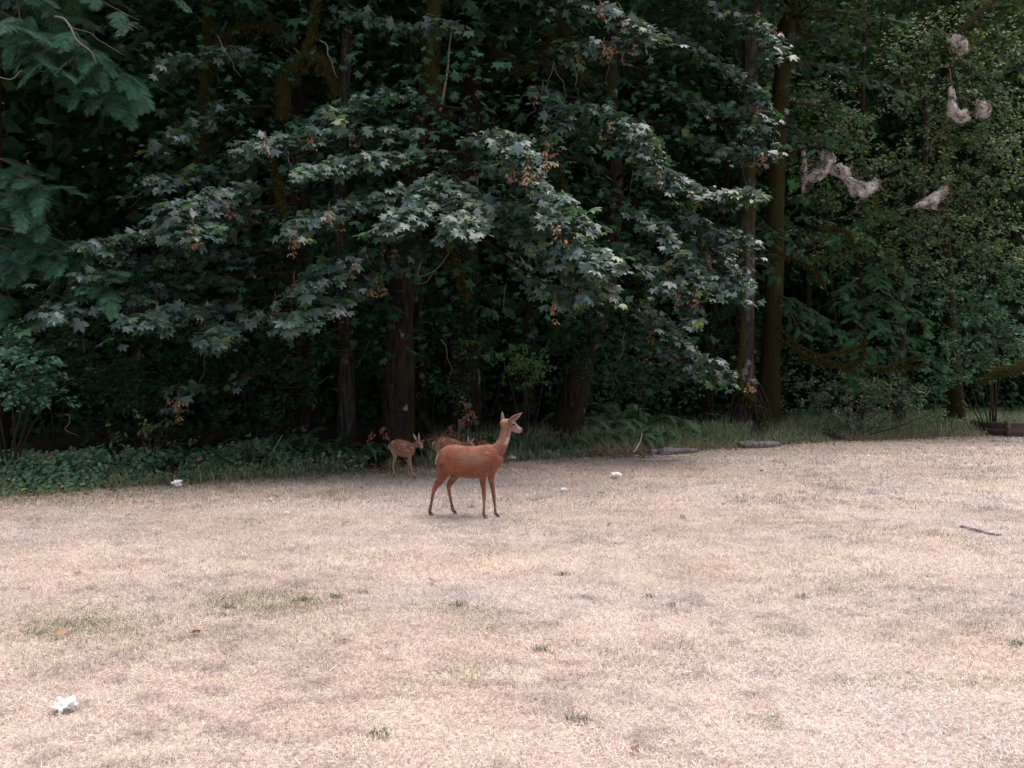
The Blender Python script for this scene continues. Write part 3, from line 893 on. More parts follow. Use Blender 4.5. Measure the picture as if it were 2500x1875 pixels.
leafy('roadside_shrub', 'low tangled brush of drying leaves under the hemlock', 'shrub', gb(2080, 22.9),
      cl([(1960, 930, 50, 40), (2020, 960, 60, 40), (2080, 970, 60, 40), (2150, 980, 60, 30), (2210, 970, 60, 40), (2260, 1000, 60, 25), (2130, 930, 60, 30), (1990, 1010, 60, 20), (2060, 1020, 60, 20)], 22.2),
      LEAF_OVAL, .07, (.07, .10, .055), 260, .35, pale=.05)
leafy('round_leaf_shrub', 'rounded teal green shrub below the cedar at the ivy bank', 'shrub', gb(20, 12.6),
      cl([(20, 850, 60, 30), (70, 870, 50, 30), (30, 910, 70, 30), (90, 930, 50, 25), (120, 880, 40, 30), (20, 960, 60, 25), (80, 960, 60, 20), (-50, 900, 60, 60), (-80, 960, 60, 40), (60, 830, 50, 25)], 11.9),
      LEAF_OVAL, .085, (.055, .135, .10), 170, .32, up=1.1, droop=.15)
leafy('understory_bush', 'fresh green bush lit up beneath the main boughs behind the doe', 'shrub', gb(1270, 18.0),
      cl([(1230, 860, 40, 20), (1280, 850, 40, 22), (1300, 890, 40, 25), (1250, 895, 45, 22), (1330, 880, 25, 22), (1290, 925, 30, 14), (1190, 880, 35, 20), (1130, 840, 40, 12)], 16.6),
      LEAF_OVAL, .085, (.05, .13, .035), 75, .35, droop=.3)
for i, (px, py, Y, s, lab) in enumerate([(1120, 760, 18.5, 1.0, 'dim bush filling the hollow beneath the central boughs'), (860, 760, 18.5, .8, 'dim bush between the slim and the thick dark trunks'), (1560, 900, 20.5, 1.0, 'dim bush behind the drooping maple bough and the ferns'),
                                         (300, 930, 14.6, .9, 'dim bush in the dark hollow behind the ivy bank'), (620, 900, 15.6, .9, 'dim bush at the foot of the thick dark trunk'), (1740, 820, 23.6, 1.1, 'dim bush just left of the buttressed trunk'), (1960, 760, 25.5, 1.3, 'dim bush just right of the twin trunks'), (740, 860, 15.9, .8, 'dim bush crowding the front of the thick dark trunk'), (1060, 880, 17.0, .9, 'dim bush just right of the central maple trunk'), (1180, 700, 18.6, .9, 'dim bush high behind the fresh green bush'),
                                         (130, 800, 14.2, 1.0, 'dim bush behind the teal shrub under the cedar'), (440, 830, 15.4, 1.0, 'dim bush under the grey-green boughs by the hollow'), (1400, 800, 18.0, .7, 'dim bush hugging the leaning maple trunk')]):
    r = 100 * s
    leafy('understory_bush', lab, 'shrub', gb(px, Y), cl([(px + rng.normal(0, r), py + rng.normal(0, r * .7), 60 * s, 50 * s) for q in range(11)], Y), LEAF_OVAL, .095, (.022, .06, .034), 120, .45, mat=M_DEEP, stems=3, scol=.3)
leafy('vine_maple', 'thin sapling with a few pale leaves rising from the ivy bank', 'shrub', gb(350, 13.6), cl([(330, 1050, 25, 12), (380, 1040, 22, 12), (415, 1035, 20, 10), (345, 1075, 30, 12)], 13.2), LEAF_OVAL, .10, (.09, .14, .06), 28, .3, pale=.25)
leafy('vine_maple', 'second thin sapling with upright leafy stems near the fawn', 'shrub', gb(600, 14.2), cl([(480, 1075, 20, 10), (530, 1085, 20, 14), (590, 1085, 22, 14), (620, 1090, 20, 12), (600, 1070, 20, 8)], 13.8), LEAF_OVAL, .09, (.06, .12, .06), 28, .3)

# withered brown leaves behind the doe
leafy('withered_sapling', 'withered sapling with curled brown leaves just behind the fawns', 'shrub', gb(1130, 15.6),
      cl([(1100, 1060, 28, 14), (1140, 1030, 20, 22), (1065, 1065, 20, 12), (1150, 1000, 14, 16), (930, 1060, 14, 20), (1175, 1075, 16, 10)], 15.0), LEAF_OVAL, .07, (.22, .10, .065), 42, .2, mat=M_DRYLEAF, stems=9, droop=1.0, up=.3)

# ------------------------------------------------------------------ sword ferns
def frond_mesh(seed):
    r = np.random.default_rng(seed); b = Bag()
    n = 26; L = 1.0
    u = np.linspace(0, 1, n)
    c = np.stack([r.normal(0, .04) * u ** 2, u * .80, 1.0 * u - .92 * u ** 2.1], -1)
    T = norm(np.gradient(c, axis=0))
    for i in range(3, n):
        w = .135 * math.sin(min(1, u[i] * 1.7 + .12) * math.pi / 2) * (1 - u[i] ** 3) + .012
        for s in (-1, 1):
            d = norm(np.array([s, .25, -.18]) + T[i] * .1)
            p = c[i]
            t = T[i] * .017
            b.add([p - t, p + t, p + d * w * .6 + t * .7, p + d * w, p + d * w * .6 - t * .5], [(0, 1, 2), (0, 2, 4), (4, 2, 3)], np.array([.05, .115, .058]) * (.75 + .5 * r.random()))
    V, F = tube(c, [.006, .004, .002], 8, 4); b.add(V, F, (.10, .085, .04))
    me = b.mesh('frond'); me.materials.append(M_LEAF); return me
FROND = [frond_mesh(s) for s in range(5)]
FERN_LABELS = {}
def fern(px, Y, s, label, n=15, group=None):
    b = gb(px, Y)
    root = thing('sword_fern', label, 'fern', b, group)
    for i in range(n):
        o = bpy.data.objects.new('frond', FROND[rng.integers(5)])
        k = s * rng.uniform(.75, 1.15)
        o.scale = (k, k, k * rng.uniform(.8, 1.5)); o.rotation_euler = (rng.normal(0, .15), rng.normal(0, .15), i / n * 6.28 + rng.normal(0, .2))
        COL.objects.link(o); o.parent = root
for px, Y, s in [(1480, 18.6, 1.0), (1540, 18.9, 1.05), (1600, 19.3, 1.0), (1440, 18.2, .9), (1520, 19.6, 1.1), (1640, 20.0, .9), (1380, 17.6, .8), (1680, 20.6, .8), (1580, 20.4, 1.0), (1480, 20.4, 1.5), (1560, 20.9, 1.6), (1630, 21.2, 1.5), (1420, 20.0, 1.4), (1520, 21.8, 1.8)]:
    fern(px, Y, s, 'arching sword fern in the shade under the leaning maple', group='ferns under the leaning maple')
for px, Y, s in [(680, 15.2, .85), (760, 15.4, .9), (820, 15.5, .85), (600, 14.8, .8), (880, 15.2, .7), (520, 14.8, .8), (720, 16.2, 1.0), (420, 14.2, .7), (920, 15.8, .7), (1040, 16.4, .7), (1220, 17.6, .8), (1290, 17.8, .8)]:
    fern(px, Y, s, 'dim sword fern in the dark hollow behind the fawns and ivy', group='ferns in the dark hollow')

# ------------------------------------------------------------------ ground cover at the wood's edge
def blades(x, y, z, L, w, tilt, az_, col, tip=1.0, bend=True, tipcol=1.15):
    n = len(x)
    p = np.stack([x, y, z], -1)
    d = np.stack([np.sin(tilt) * np.cos(az_), np.sin(tilt) * np.sin(az_), np.cos(tilt)], -1)
    sa = rng.random(n) * 6.28
    s = np.stack([np.cos(sa), np.sin(sa), np.zeros(n)], -1) * (w * .5)[:, None]
    if not bend:
        V = np.stack([p - s, p + s, p + d * L[:, None]], 1).reshape(-1, 3)
        F = np.arange(n * 3).reshape(n, 3)
        C = np.stack([col * .8, col * .8, col * tipcol], 1).reshape(-1, 3)
        return V, F, C
    t2 = tilt + rng.random(n) * .9
    d2 = np.stack([np.sin(t2) * np.cos(az_), np.sin(t2) * np.sin(az_), np.cos(t2)], -1)
    m = p + d * L[:, None] * .55
    e = m + d2 * L[:, None] * .45
    e[:, 2] = np.maximum(e[:, 2], p[:, 2] + .002)
    V = np.stack([p - s, p + s, m - s * .8, m + s * .8, e], 1).reshape(-1, 3)
    F = (np.array([(0, 1, 3), (0, 3, 2), (2, 3, 4)])[None] + (np.arange(n) * 5)[:, None, None]).reshape(-1, 3)
    C = np.stack([col * .8, col * .8, col, col, col * tipcol], 1).reshape(-1, 3)
    return V, F, C

ivy = Bag()
k = 26000
x = rng.uniform(-13, -2.6, k); t = rng.random(k) ** 1.0 * 3.0 - .15
y = edge(x) + t
dens = np.clip(1.15 - (x + 5.6) / 2.2, .12, 1) * (vnoise(x, y, .5, 21) > .22)
keep = rng.random(k) < dens
x, y, t = x[keep], y[keep], t[keep]; k = len(x)
h = (.05 + .36 * np.clip(t / 1.0, 0, 1) * (.55 + .9 * vnoise(x, y, .9, 22))) * np.clip(1.3 - (x + 5.2) / 3, .35, 1)
z = gz(x, y) + h * (.35 + .65 * rng.random(k))
V, F = inst(*LEAF_OVAL, leaf_frames(k, (0, -1, 0), 1.0, .2, .45), np.stack([x, y, z], -1), .085 * (.55 + .8 * rng.random(k)))
c = jitter_col((.115, .21, .135), k, .45, .18)
w = rng.random(k) < .10; c[w] = jitter_col((.21, .26, .11), w.sum(), .3, .1)
w = rng.random(k) < .015; c[w] = jitter_col((.32, .2, .12), w.sum(), .3, .1)
ivy.add(V, F, c)
k = 7000
x = rng.uniform(-12, -1.6, k); t = rng.normal(.25, .6, k); y = edge(x) + t
keep = vnoise(x, y, .5, 27) > .45; x, y = x[keep], y[keep]; k = len(x)
c = jitter_col((.12, .17, .085), k, .35, .15); w = rng.random(k) < .35; c[w] = jitter_col((.32, .25, .16), w.sum(), .3, .1)
ivy.add(*blades(x, y, gz(x, y), .08 + .26 * rng.random(k), .010 + 0 * x, np.abs(rng.normal(.4, .3, k)), rng.random(k) * 6.28, c))
o = tag(obj('ground_cover', ivy.mesh('ground_cover'), M_LEAF), 'low bank of trailing green leaves along the wood at the mossy log', 'ground cover'); o['kind'] = 'stuff'

weeds = Bag()
k = 34000
x = rng.uniform(-1.6, 19, k); t = rng.random(k) ** .9 * np.where(x > 10, 4.5, 2.6) - .5
y = edge(x) + t
keep = (vnoise(x, y, .6, 25) > .30)
x, y, t = x[keep], y[keep], t[keep]; k = len(x)
L_ = (.10 + .42 * np.clip((t + .5) / 1.4, 0, 1)) * (.5 + .9 * rng.random(k))
c = jitter_col((.12, .18, .08), k, .35, .15)
w = rng.random(k) < np.where(t < .5, .5, .25); c[w] = jitter_col((.36, .29, .18), w.sum(), .3, .1)
weeds.add(*blades(x, y, gz(x, y) + np.clip(t, 0, 4) * .05, L_, .012 + 0 * x, np.abs(rng.normal(.35, .3, k)), rng.random(k) * 6.28, c))
k = 16000
x = rng.uniform(-1.2, 19, k); t = -.1 + rng.random(k) * np.where(x > 10, 4.2, 2.4)
y = edge(x) + t
keep = (vnoise(x, y, .7, 26) > .38); x, y, t = x[keep], y[keep], t[keep]; k = len(x)
z = gz(x, y) + .05 + .45 * rng.random(k) * np.clip(t / 1.2, .2, 1)
V, F = inst(*LEAF_OVAL, leaf_frames(k, (0, -1, 0), .9, .3, .5), np.stack([x, y, z], -1), .075 * (.5 + .8 * rng.random(k)))
c = jitter_col((.11, .185, .095), k, .4, .15); w = rng.random(k) < .06; c[w] = jitter_col((.24, .2, .1), w.sum(), .3, .1)
weeds.add(V, F, c)
o = tag(obj('weeds', weeds.mesh('weeds'), M_WEED), 'strip of tall grass and weeds between the lawn and the ferns', 'weeds'); o['kind'] = 'stuff'

# leaf litter under the trees' edge
lit = Bag()
k = 9000
x = rng.uniform(-9, 14, k); t = rng.normal(.25, .55, k); y = edge(x) + t
V, F = inst(*LEAF_DIA, frames(rng.normal(0, 1, (k, 3)) * [1, 1, .3], np.array([0, 0, 1.]) + rng.normal(0, .5, (k, 3))), np.stack([x, y, np.where(t > .3, fz(x, y), gz(x, y)) + .03], -1), .055 * (.5 + rng.random(k)))
lit.add(V, F, jitter_col((.13, .075, .05), k, .5, .15))
o = tag(obj('leaf_litter', lit.mesh('leaf_litter'), M_DRYLEAF), 'brown leaf litter along the shaded border of the wood', 'leaf litter'); o['kind'] = 'stuff'

# ------------------------------------------------------------------ dry lawn grass
def lawn_cols(x, y, n):
    base = np.array([(.66, .545, .50), (.58, .46, .415), (.72, .645, .60), (.44, .34, .295), (.65, .53, .43)])
    c = base[rng.choice(5, n, p=[.34, .24, .2, .10, .12])] * (1 + rng.normal(0, .12, (n, 1)))
    f1 = vnoise(x, y, 1.6, 31); f2 = vnoise(x, y, .33, 32); f3 = vnoise(x, y * .55, .9, 33)
    # thin worn patches show grey thatch
    worn = np.clip((vnoise(x * .6, y, .42, 34) * .5 + vnoise(x * .6, y, .13, 37) * .5 - .60) / .16, 0, 1)[:, None]
    c = c * (1 - worn * .26 * np.array([1.0, .98, .9]))
    c = c * (.84 + .32 * f1)[:, None]
    warm = vnoise(x, y, 1.1, 42)[:, None]; c = c * (1 + (warm - .5) * np.array([.06, -.02, -.22]))
    fleck = np.clip((vnoise(x * .55, y, .085, 43) * .6 + vnoise(x, y, 1.3, 44) * .4 - .63) / .06, 0, 1)[:, None]
    c = c * (1 - fleck * np.array([.42, .42, .38]))
    # painted shade beside the wood; still-green streaks: near the wood, and a band across the near left
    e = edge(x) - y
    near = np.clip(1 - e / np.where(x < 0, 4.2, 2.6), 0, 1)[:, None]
    c = c * (1 - near * np.array([.30, .38, .44]))  # shade of the wood put into blade colour, browner towards the trees
    g = np.clip(1 - e / np.where(x < 0, 2.9, 1.8), 0, 1) * .75 * (.5 + vnoise(x, y, .8, 38))
    band = np.exp(-((y - (5.3 + .42 * (x + 2.2))) / .48) ** 2) * np.clip((-.95 - x) / .5, 0, 1) * np.clip((vnoise(x, y, .45, 35) - .18) * 2.0, 0, 1)
    spot = np.clip((vnoise(x, y, .45, 36) - .80) / .1, 0, 1) * .35
    gm = rng.random(n) < np.clip(g + band * .9 + spot, 0, .9)
    c[gm] = jitter_col((.17, .185, .085), gm.sum(), .3, .12)
    return np.clip(c, .02, .85)

grass = Bag()
def lawn_zone(y0, y1, dens, L0, L1, w0, bend, x_extra=1.5):
    xm = .68 * y1 + x_extra
    n = int(dens * (y1 - y0) * 2 * xm)
    x = rng.uniform(-xm, xm, n); y = rng.uniform(y0, y1, n)
    keep = (np.abs(x) < .68 * y + x_extra) & (y < edge(x) + .3)
    keep &= rng.random(n) < (.45 + .75 * vnoise(x, y, .16, 41))
    x, y = x[keep], y[keep]; n = len(x)
    flat = rng.random(n) < .66
    tilt = np.where(flat, rng.uniform(1.0, 1.5, n), np.abs(rng.normal(.35, .3, n)))
    L_ = rng.uniform(L0, L1, n) * np.where(flat, 1.15, .75)
    z = gz(x, y) + np.where(flat, rng.random(n) * .022, -.002)
    w_, a_, c_ = w0 * (.7 + .6 * rng.random(n)), rng.random(n) * 6.28, lawn_cols(x, y, n)
    m = (rng.random(n) < .3) if bend else np.zeros(n, bool)
    for q, bq in ((m, True), (~m, False)):
        if q.any(): grass.add(*blades(x[q], y[q], z[q], L_[q], w_[q], tilt[q], a_[q], c_[q], bend=bq))
lawn_zone(2.3, 4.2, 18500, .017, .043, .0029, True)
lawn_zone(4.2, 6.5, 10500, .022, .055, .0036, True)
lawn_zone(6.5, 10, 4600, .026, .06, .0052, False)
lawn_zone(10, 15, 1500, .04, .09, .010, False)
lawn_zone(15, 26, 420, .05, .10, .016, False, 4)
lawn_zone(-1.0, 2.3, 700, .035, .08, .006, False, 3)
o = tag(obj('dry_grass', grass.mesh('dry_grass'), M_GRASS), 'short straw-coloured dry grass covering the whole lawn', 'grass'); o['kind'] = 'stuff'

# ------------------------------------------------------------------ deer
def fur_mat(name):
    m, nt, b, out = new_mat(name)
    c = attr(nt)
    tc = N(nt, 'ShaderNodeTexCoord')
    mp = N(nt, 'ShaderNodeMapping'); mp.inputs['Scale'].default_value = (38, 60, 110)
    nt.links.new(tc.outputs['Object'], mp.inputs[0])
    n1 = N(nt, 'ShaderNodeTexNoise', Scale=1.0, Detail=5.0, Roughness=.7)
    nt.links.new(mp.outputs[0], n1.inputs['Vector'])
    n2 = N(nt, 'ShaderNodeTexNoise', Scale=9.0, Detail=3.0)
    nt.links.new(tc.outputs['Object'], n2.inputs['Vector'])
    c2 = mixrgb(nt, c, ramp(nt, n1.outputs[0], [(.3, (.68, .64, .6)), (.7, (1.28, 1.26, 1.24))]), 1.0, 'MULTIPLY')
    c2 = mixrgb(nt, c2, ramp(nt, n2.outputs[0], [(.35, (.84, .82, .8)), (.65, (1.12, 1.12, 1.14))]), 1.0, 'MULTIPLY')
    nt.links.new(c2, b.inputs['Base Color'])
    b.inputs['Roughness'].default_value = .72
    b.inputs['Specular IOR Level'].default_value = .25
    b.inputs['Sheen Weight'].default_value = .08
    b.inputs['Sheen Roughness'].default_value = .5
    bp = N(nt, 'ShaderNodeBump', Strength=.55, Distance=.006)
    nt.links.new(n1.outputs[0], bp.inputs['Height']); nt.links.new(bp.outputs[0], b.inputs['Normal'])
    return m
M_FUR = fur_mat('deer_coat')

def loft(secs, lateral=None, n=18):
    """secs: (centre xyz, half width, half height); rings perpendicular to the path, widened along the lateral axis"""
    C = np.array([s[0] for s in secs], float)
    hw = np.array([s[1] for s in secs]); hh = np.array([s[2] for s in secs])
    m = max(4 * len(secs), 16)
    L = catmull(C, m)
    u = np.linspace(0, len(secs) - 1, m)
    sm = lambda a: catmull(np.stack([a, a, a], -1), m)[:, 0]
    W, H = np.maximum(sm(hw), .002), np.maximum(sm(hh), .002)
    T = norm(np.gradient(L, axis=0))
    V = []
    a = np.arange(n) / n * 2 * np.pi
    for i in range(m):
        l = np.array(lateral) - T[i] * np.dot(lateral, T[i]); l = norm(l)
        v = np.cross(T[i], l)
        V.append(L[i] + (np.cos(a) * W[i])[:, None] * l + (np.sin(a) * H[i])[:, None] * v)
    V = np.concatenate(V + [L[:1] - T[:1] * H[0] * .35, L[-1:] + T[-1:] * H[-1] * .35])
    F = []
    for i in range(m - 1):
        for j in range(n):
            k = (j + 1) % n
            F += [(i * n + j, i * n + k, (i + 1) * n + k), (i * n + j, (i + 1) * n + k, (i + 1) * n + j)]
    e = m * n
    F += [(e, (j + 1) % n, j) for j in range(n)] + [(e + 1, (m - 1) * n + j, (m - 1) * n + (j + 1) % n) for j in range(n)]
    return V, np.array(F)

def ear_geo(base, tip, face, width, cup=.5):
    """cupped leaf-shaped ear, two sided with thickness; returns V, F, inner mask"""
    base, tip = np.array(base, float), np.array(tip, float)
    d = tip - base; L = np.linalg.norm(d); d = d / L
    f = np.array(face, float); f = norm(f - d * np.dot(f, d)); s = np.cross(d, f)
    nu, nv = 11, 9
    out = []
    for layer in (0, 1):
        for i in range(nu):
            u = i / (nu - 1)
            w = width * (.42 * (1 - u) + .58 * min(1, u * 2.6)) * max(.02, (1 - u ** 2.2)) ** .8
            for j in range(nv):
                v = j / (nv - 1) * 2 - 1
                p = base + d * L * u + s * w * v * (1 - .25 * (1 - u)) + f * (cup * w * (v * v) - cup * w * .6)
                if layer: p = p - f * .006 * (1 - u * .7)
                out.append(p)
    F = []
    m = nu * nv
    for i in range(nu - 1):
        for j in range(nv - 1):
            a = i * nv + j
            F += [(a, a + 1, a + nv + 1), (a, a + nv + 1, a + nv), (m + a, m + a + nv + 1, m + a + 1), (m + a, m + a + nv, m + a + nv + 1)]
    rim = [i * nv for i in range(nu)] + [(nu - 1) * nv + j for j in range(1, nv)] + [i * nv + nv - 1 for i in range(nu - 2, -1, -1)]
    for a, b in zip(rim[:-1], rim[1:]):
        F += [(a, b, m + b), (a, m + b, m + a)]
    inner = np.zeros(2 * m, bool); inner[:m] = True
    return np.array(out), np.array(F), inner

def remesh(parts, voxel, smooth_it):
    V, F, n = [], [], 0
    for v, f in parts:
        V.append(v); F.append(f + n); n += len(v)
    me = mesh_np('tmp', np.concatenate(V), np.concatenate(F))
    o = bpy.data.objects.new('tmp', me); COL.objects.link(o)
    r = o.modifiers.new('r', 'REMESH'); r.mode = 'VOXEL'; r.voxel_size = voxel
    s = o.modifiers.new('s', 'SMOOTH'); s.factor = .5; s.iterations = smooth_it
    dg = bpy.context.evaluated_depsgraph_get()
    ev = o.evaluated_get(dg)
    m2 = ev.to_mesh()
    m2.calc_loop_triangles()
    co = np.zeros(len(m2.vertices) * 3); m2.vertices.foreach_get('co', co)
    tr = np.zeros(len(m2.loop_triangles) * 3, np.int32); m2.loop_triangles.foreach_get('vertices', tr)
    ev.to_mesh_clear()
    bpy.data.objects.remove(o); bpy.data.meshes.remove(me)
    return co.reshape(-1, 3), tr.reshape(-1, 3)

def ball(c, r, n=10):
    V, F = [], []
    for i in range(n + 1):
        for j in range(n):
            t, p = math.pi * i / n, 2 * math.pi * j / n
            V.append(np.array(c) + r * np.array([math.sin(t) * math.cos(p), math.sin(t) * math.sin(p), math.cos(t)]))
    for i in range(n):
        for j in range(n):
            k = (j + 1) % n
            F += [(i * n + j, (i + 1) * n + j, (i + 1) * n + k), (i * n + j, (i + 1) * n + k, i * n + k)]
    return np.array(V), np.array(F)

def hoof(x, y, z, d, s=1.0):
    """two dark toes"""
    out = []
    d = norm(np.array([d[0], d[1], 0.])); l = np.array([-d[1], d[0], 0])
    for e in (-1, 1):
        c = np.array([x, y, 0]) + l * e * .011 * s
        V, F = loft([(c + [0, 0, .052 * s], .011 * s, .014 * s), (c + d * .010 * s + [0, 0, .028 * s], .012 * s, .018 * s), (c + d * .022 * s + [0, 0, .010 * s], .012 * s, .022 * s), (c + d * .026 * s + [0, 0, .001], .010 * s, .020 * s)], l, 10)
        V[:, 2] = np.maximum(V[:, 2], 0)
        out.append((V, F))
    return out

def sstep(a, b, x):
    t = np.clip((x - a) / (b - a), 0, 1); return t * t * (3 - 2 * t)

def coat(V, F, C, n, length, head):
    """short lying hairs over the whole body"""
    T = V[F]; nr = np.cross(T[:, 1] - T[:, 0], T[:, 2] - T[:, 0]); ar = np.linalg.norm(nr, axis=1)
    i = rng.choice(len(F), n, p=ar / ar.sum())
    nr = norm(nr[i]); w = rng.dirichlet((1, 1, 1), n)
    p = np.einsum('nk,nkj->nj', w, T[i])
    flow = np.array([-1., 0, -.45]) + rng.normal(0, .22, (n, 3))
    flow[p[:, 2] < np.percentile(V[:, 2], 40)] += np.array([.8, 0, -1.])
    hd_ = np.linalg.norm(p - head, axis=1) < .2 * length / .018
    d = norm(norm(flow - nr * np.sum(flow * nr, -1, keepdims=True)) + nr * (.12 + .22 * rng.random((n, 1))))
    L = length * (.5 + .8 * rng.random(n)) * np.where(hd_, .4, 1)
    c = C[F[i, 0]] * (.72 + .6 * rng.random((n, 1)))
    v, f = inst(np.array([(-.5, 0, 0), (.5, 0, 0), (0, 1, 0)]), np.array([(0, 1, 2)]), frames(d, nr) * np.stack([np.full(n, length * .13), L, L], -1)[:, None, :], p - nr * .001)
    return v, f, c

def finish_deer(name, V, F, C, extra, loc, label, head=None, hair=.018, n=26000):
    bag = Bag(); bag.add(V, F, C)
    bag.add(*coat(V, F, C, n, hair, head))
    for v, f, c in extra: bag.add(v, f, c)
    me = bag.mesh(name, True); me.materials.append(M_FUR)
    o = obj(name, me, None, None, loc)
    return tag(o, label, 'deer')

BODY = np.array([.185, .062, .032])
def build_doe():
    th = math.radians(-22); cs, sn = math.cos(th), math.sin(th)
    lat = np.array([-sn, cs, 0.])
    ax = lambda x, z: np.array([x, x * math.tan(th), z])
    secs = []
    for x, zt, zb, w in [(-.345, .735, .655, .045), (-.325, .785, .60, .095), (-.27, .832, .545, .135), (-.18, .855, .505, .140), (-.08, .845, .475, .158), (.02, .838, .460, .174), (.12, .845, .466, .166),
                         (.20, .860, .487, .148), (.27, .870, .512, .128), (.33, .850, .55, .108), (.375, .795, .59, .082), (.40, .745, .64, .05)]:
        secs.append((ax(x, (zt + zb) / 2), w, (zt - zb) / 2))
    parts = [loft(secs, lat, 28)]
    nx = lambda x, dy, z: np.array([x, x * math.tan(th) * .9 + dy, z])
    parts.append(loft([(nx(.235, 0, .745), .105, .115), (nx(.325, 0, .775), .085, .105), (nx(.385, .01, .84), .062, .078), (nx(.425, .03, .925), .052, .066), (nx(.445, .05, 1.01), .050, .062), (nx(.452, .055, 1.075), .052, .058)], lat, 20))
    # head: looks right and a little away
    hy = math.radians(24); hd = np.array([math.cos(hy), math.sin(hy), 0]); hl = np.array([-math.sin(hy), math.cos(hy), 0])
    h0 = nx(.452, .055, 1.085)
    H = lambda f, l, z: h0 + hd * f + hl * l + np.array([0, 0, z])
    parts.append(loft([(H(-.055, 0, .0), .040, .045), (H(-.02, 0, .018), .056, .060), (H(.03, 0, .015), .060, .062), (H(.075, 0, .0), .052, .057), (H(.12, 0, -.028), .036, .044), (H(.155, 0, -.045), .028, .034), (H(.188, 0, -.058), .026, .029), (H(.207, 0, -.064), .019, .021)], hl, 20))
    parts.append(loft([(H(.03, 0, -.030), .034, .030), (H(.08, 0, -.048), .028, .026), (H(.14, 0, -.074), .019, .016), (H(.185, 0, -.085), .015, .010)], hl, 14))
    for e in (-1, 1):
        parts.append(ball(H(.072, e * .041, .022), .019))      # brow
    # legs: apparent x, lateral offset, z, radius along, radius across
    def leg(pts, off):
        return loft([(np.array([x, x * math.tan(th) + off, z]), ry, rx) for x, z, rx, ry in pts], np.array([0, 1., 0]), 14)
    parts.append(leg([(-.225, .73, .10, .05), (-.255, .64, .118, .088), (-.28, .55, .092, .074), (-.315, .46, .058, .044), (-.358, .39, .040, .030), (-.398, .325, .030, .023), (-.418, .255, .021, .017), (-.436, .16, .0175, .0155), (-.452, .085, .021, .019), (-.458, .04, .0165, .018)], -.085))
    parts.append(leg([(-.10, .66, .10, .05), (-.12, .56, .085, .055), (-.155, .48, .055, .044), (-.20, .41, .041, .030), (-.236, .345, .030, .023), (-.226, .255, .021, .017), (-.205, .155, .0175, .0155), (-.187, .08, .021, .019), (-.176, .04, .0165, .018)], .085))
    parts.append(leg([(.245, .775, .060, .046), (.228, .68, .082, .070), (.200, .58, .066, .058), (.182, .48, .044, .036), (.190, .375, .029, .025), (.199, .262, .0235, .0225), (.199, .235, .021, .02), (.199, .15, .0145, .0145), (.196, .075, .0205, .019), (.202, .04, .0155, .018)], -.085))
    parts.append(leg([(.30, .68, .075, .045), (.285, .58, .058, .044), (.276, .47, .040, .034), (.294, .355, .027, .024), (.309, .25, .0225, .022), (.312, .22, .020, .019), (.320, .14, .0145, .0145), (.328, .07, .0205, .019), (.338, .038, .0155, .018)], .075))
    # tail hanging against the rump
    parts.append(loft([(ax(-.335, .745), .026, .03), (ax(-.368, .69), .024, .020), (ax(-.385, .62), .017, .014), (ax(-.388, .57), .006, .006)], lat, 10))
    V, F = remesh(parts, .0078, 5)
    x, y, z = V[:, 0], V[:, 1], V[:, 2]
    lt = (V - np.stack([x, x * math.tan(th), z], -1)) @ lat
    C = np.tile(BODY, (len(V), 1))
    def mixc(col, w):
        nonlocal C
        C = C * (1 - w[:, None]) + np.asarray(col) * w[:, None]
    mixc((.23, .095, .052), sstep(.80, .87, z) * (x < .3) * .6)
    mixc((.21, .115, .078), sstep(-.20, -.02, x) * (1 - sstep(.15, .3, x)) * sstep(.56, .66, z) * (1 - sstep(.74, .82, z)) * .65)   # greyer ribs
    mixc((.24, .13, .088), sstep(.76, .95, z) * sstep(.25, .36, x) * .75)       # greyer neck
    mixc((.20, .075, .035), (1 - sstep(.46, .52, z)) * sstep(.40, .47, z) * .4)
    mixc((.30, .2, .14), (1 - sstep(-.02, .03, np.abs(lt) - .05)) * (1 - sstep(.44, .50, z)) * sstep(.40, .44, z) * .5)    # pale belly
    mixc((.28, .15, .09), (1 - sstep(.30, .40, z)) * .35)                       # paler lower legs
    mixc((.16, .075, .045), (1 - sstep(.05, .085, z)) * .7)
    mixc((.55, .47, .40), (1 - sstep(-.35, -.30, x)) * sstep(.56, .62, z) * (1 - sstep(.72, .76, z)) * (np.abs(lt) < .09) * .7)  # rump patch
    mixc((.46, .37, .30), sstep(.30, .36, x) * (1 - sstep(.93, .97, z)) * sstep(.84, .90, z) * sstep(.035, .06, x - .36 - (z - .84) * .5) * .6)   # pale throat
    mot = vnoise(x + .3 * z, z * 2.2 + .4 * y, .045, 51)[:, None] * .6 + vnoise(x, z + y, .14, 52)[:, None] * .4
    C = C * (.70 + .60 * mot)
    # face
    hf = (V - h0) @ hd; hz = z - h0[2]; hw = (V - h0) @ hl
    head = sstep(-.05, .02, hf) * (z > .95)
    mixc((.22, .125, .088), head * .7)
    mixc((.27, .21, .18), sstep(.085, .13, hf) * (z > .95) * .85)
    mixc((.09, .055, .045), sstep(.03, .06, hf) * (1 - sstep(.12, .17, hf)) * sstep(.0, .03, hz + .25 * np.maximum(hf - .07, 0)) * .8)
    mixc((.36, .29, .25), (z > .93) * sstep(.0, .03, hf) * (1 - sstep(-.045, -.02, hz)) * .75)
    mixc((.50, .38, .31), sstep(.02, .05, hf - .46 * 0 - 0) * 0)
    mixc((.02, .014, .013), sstep(.183, .192, hf) * (hz > -.078) * (z > .95))
    mixc((.05, .03, .028), (np.linalg.norm(V - H(.182, 0, -.085), axis=1) < .016) * .6)
    C = C * (1 - .28 * head[:, None])
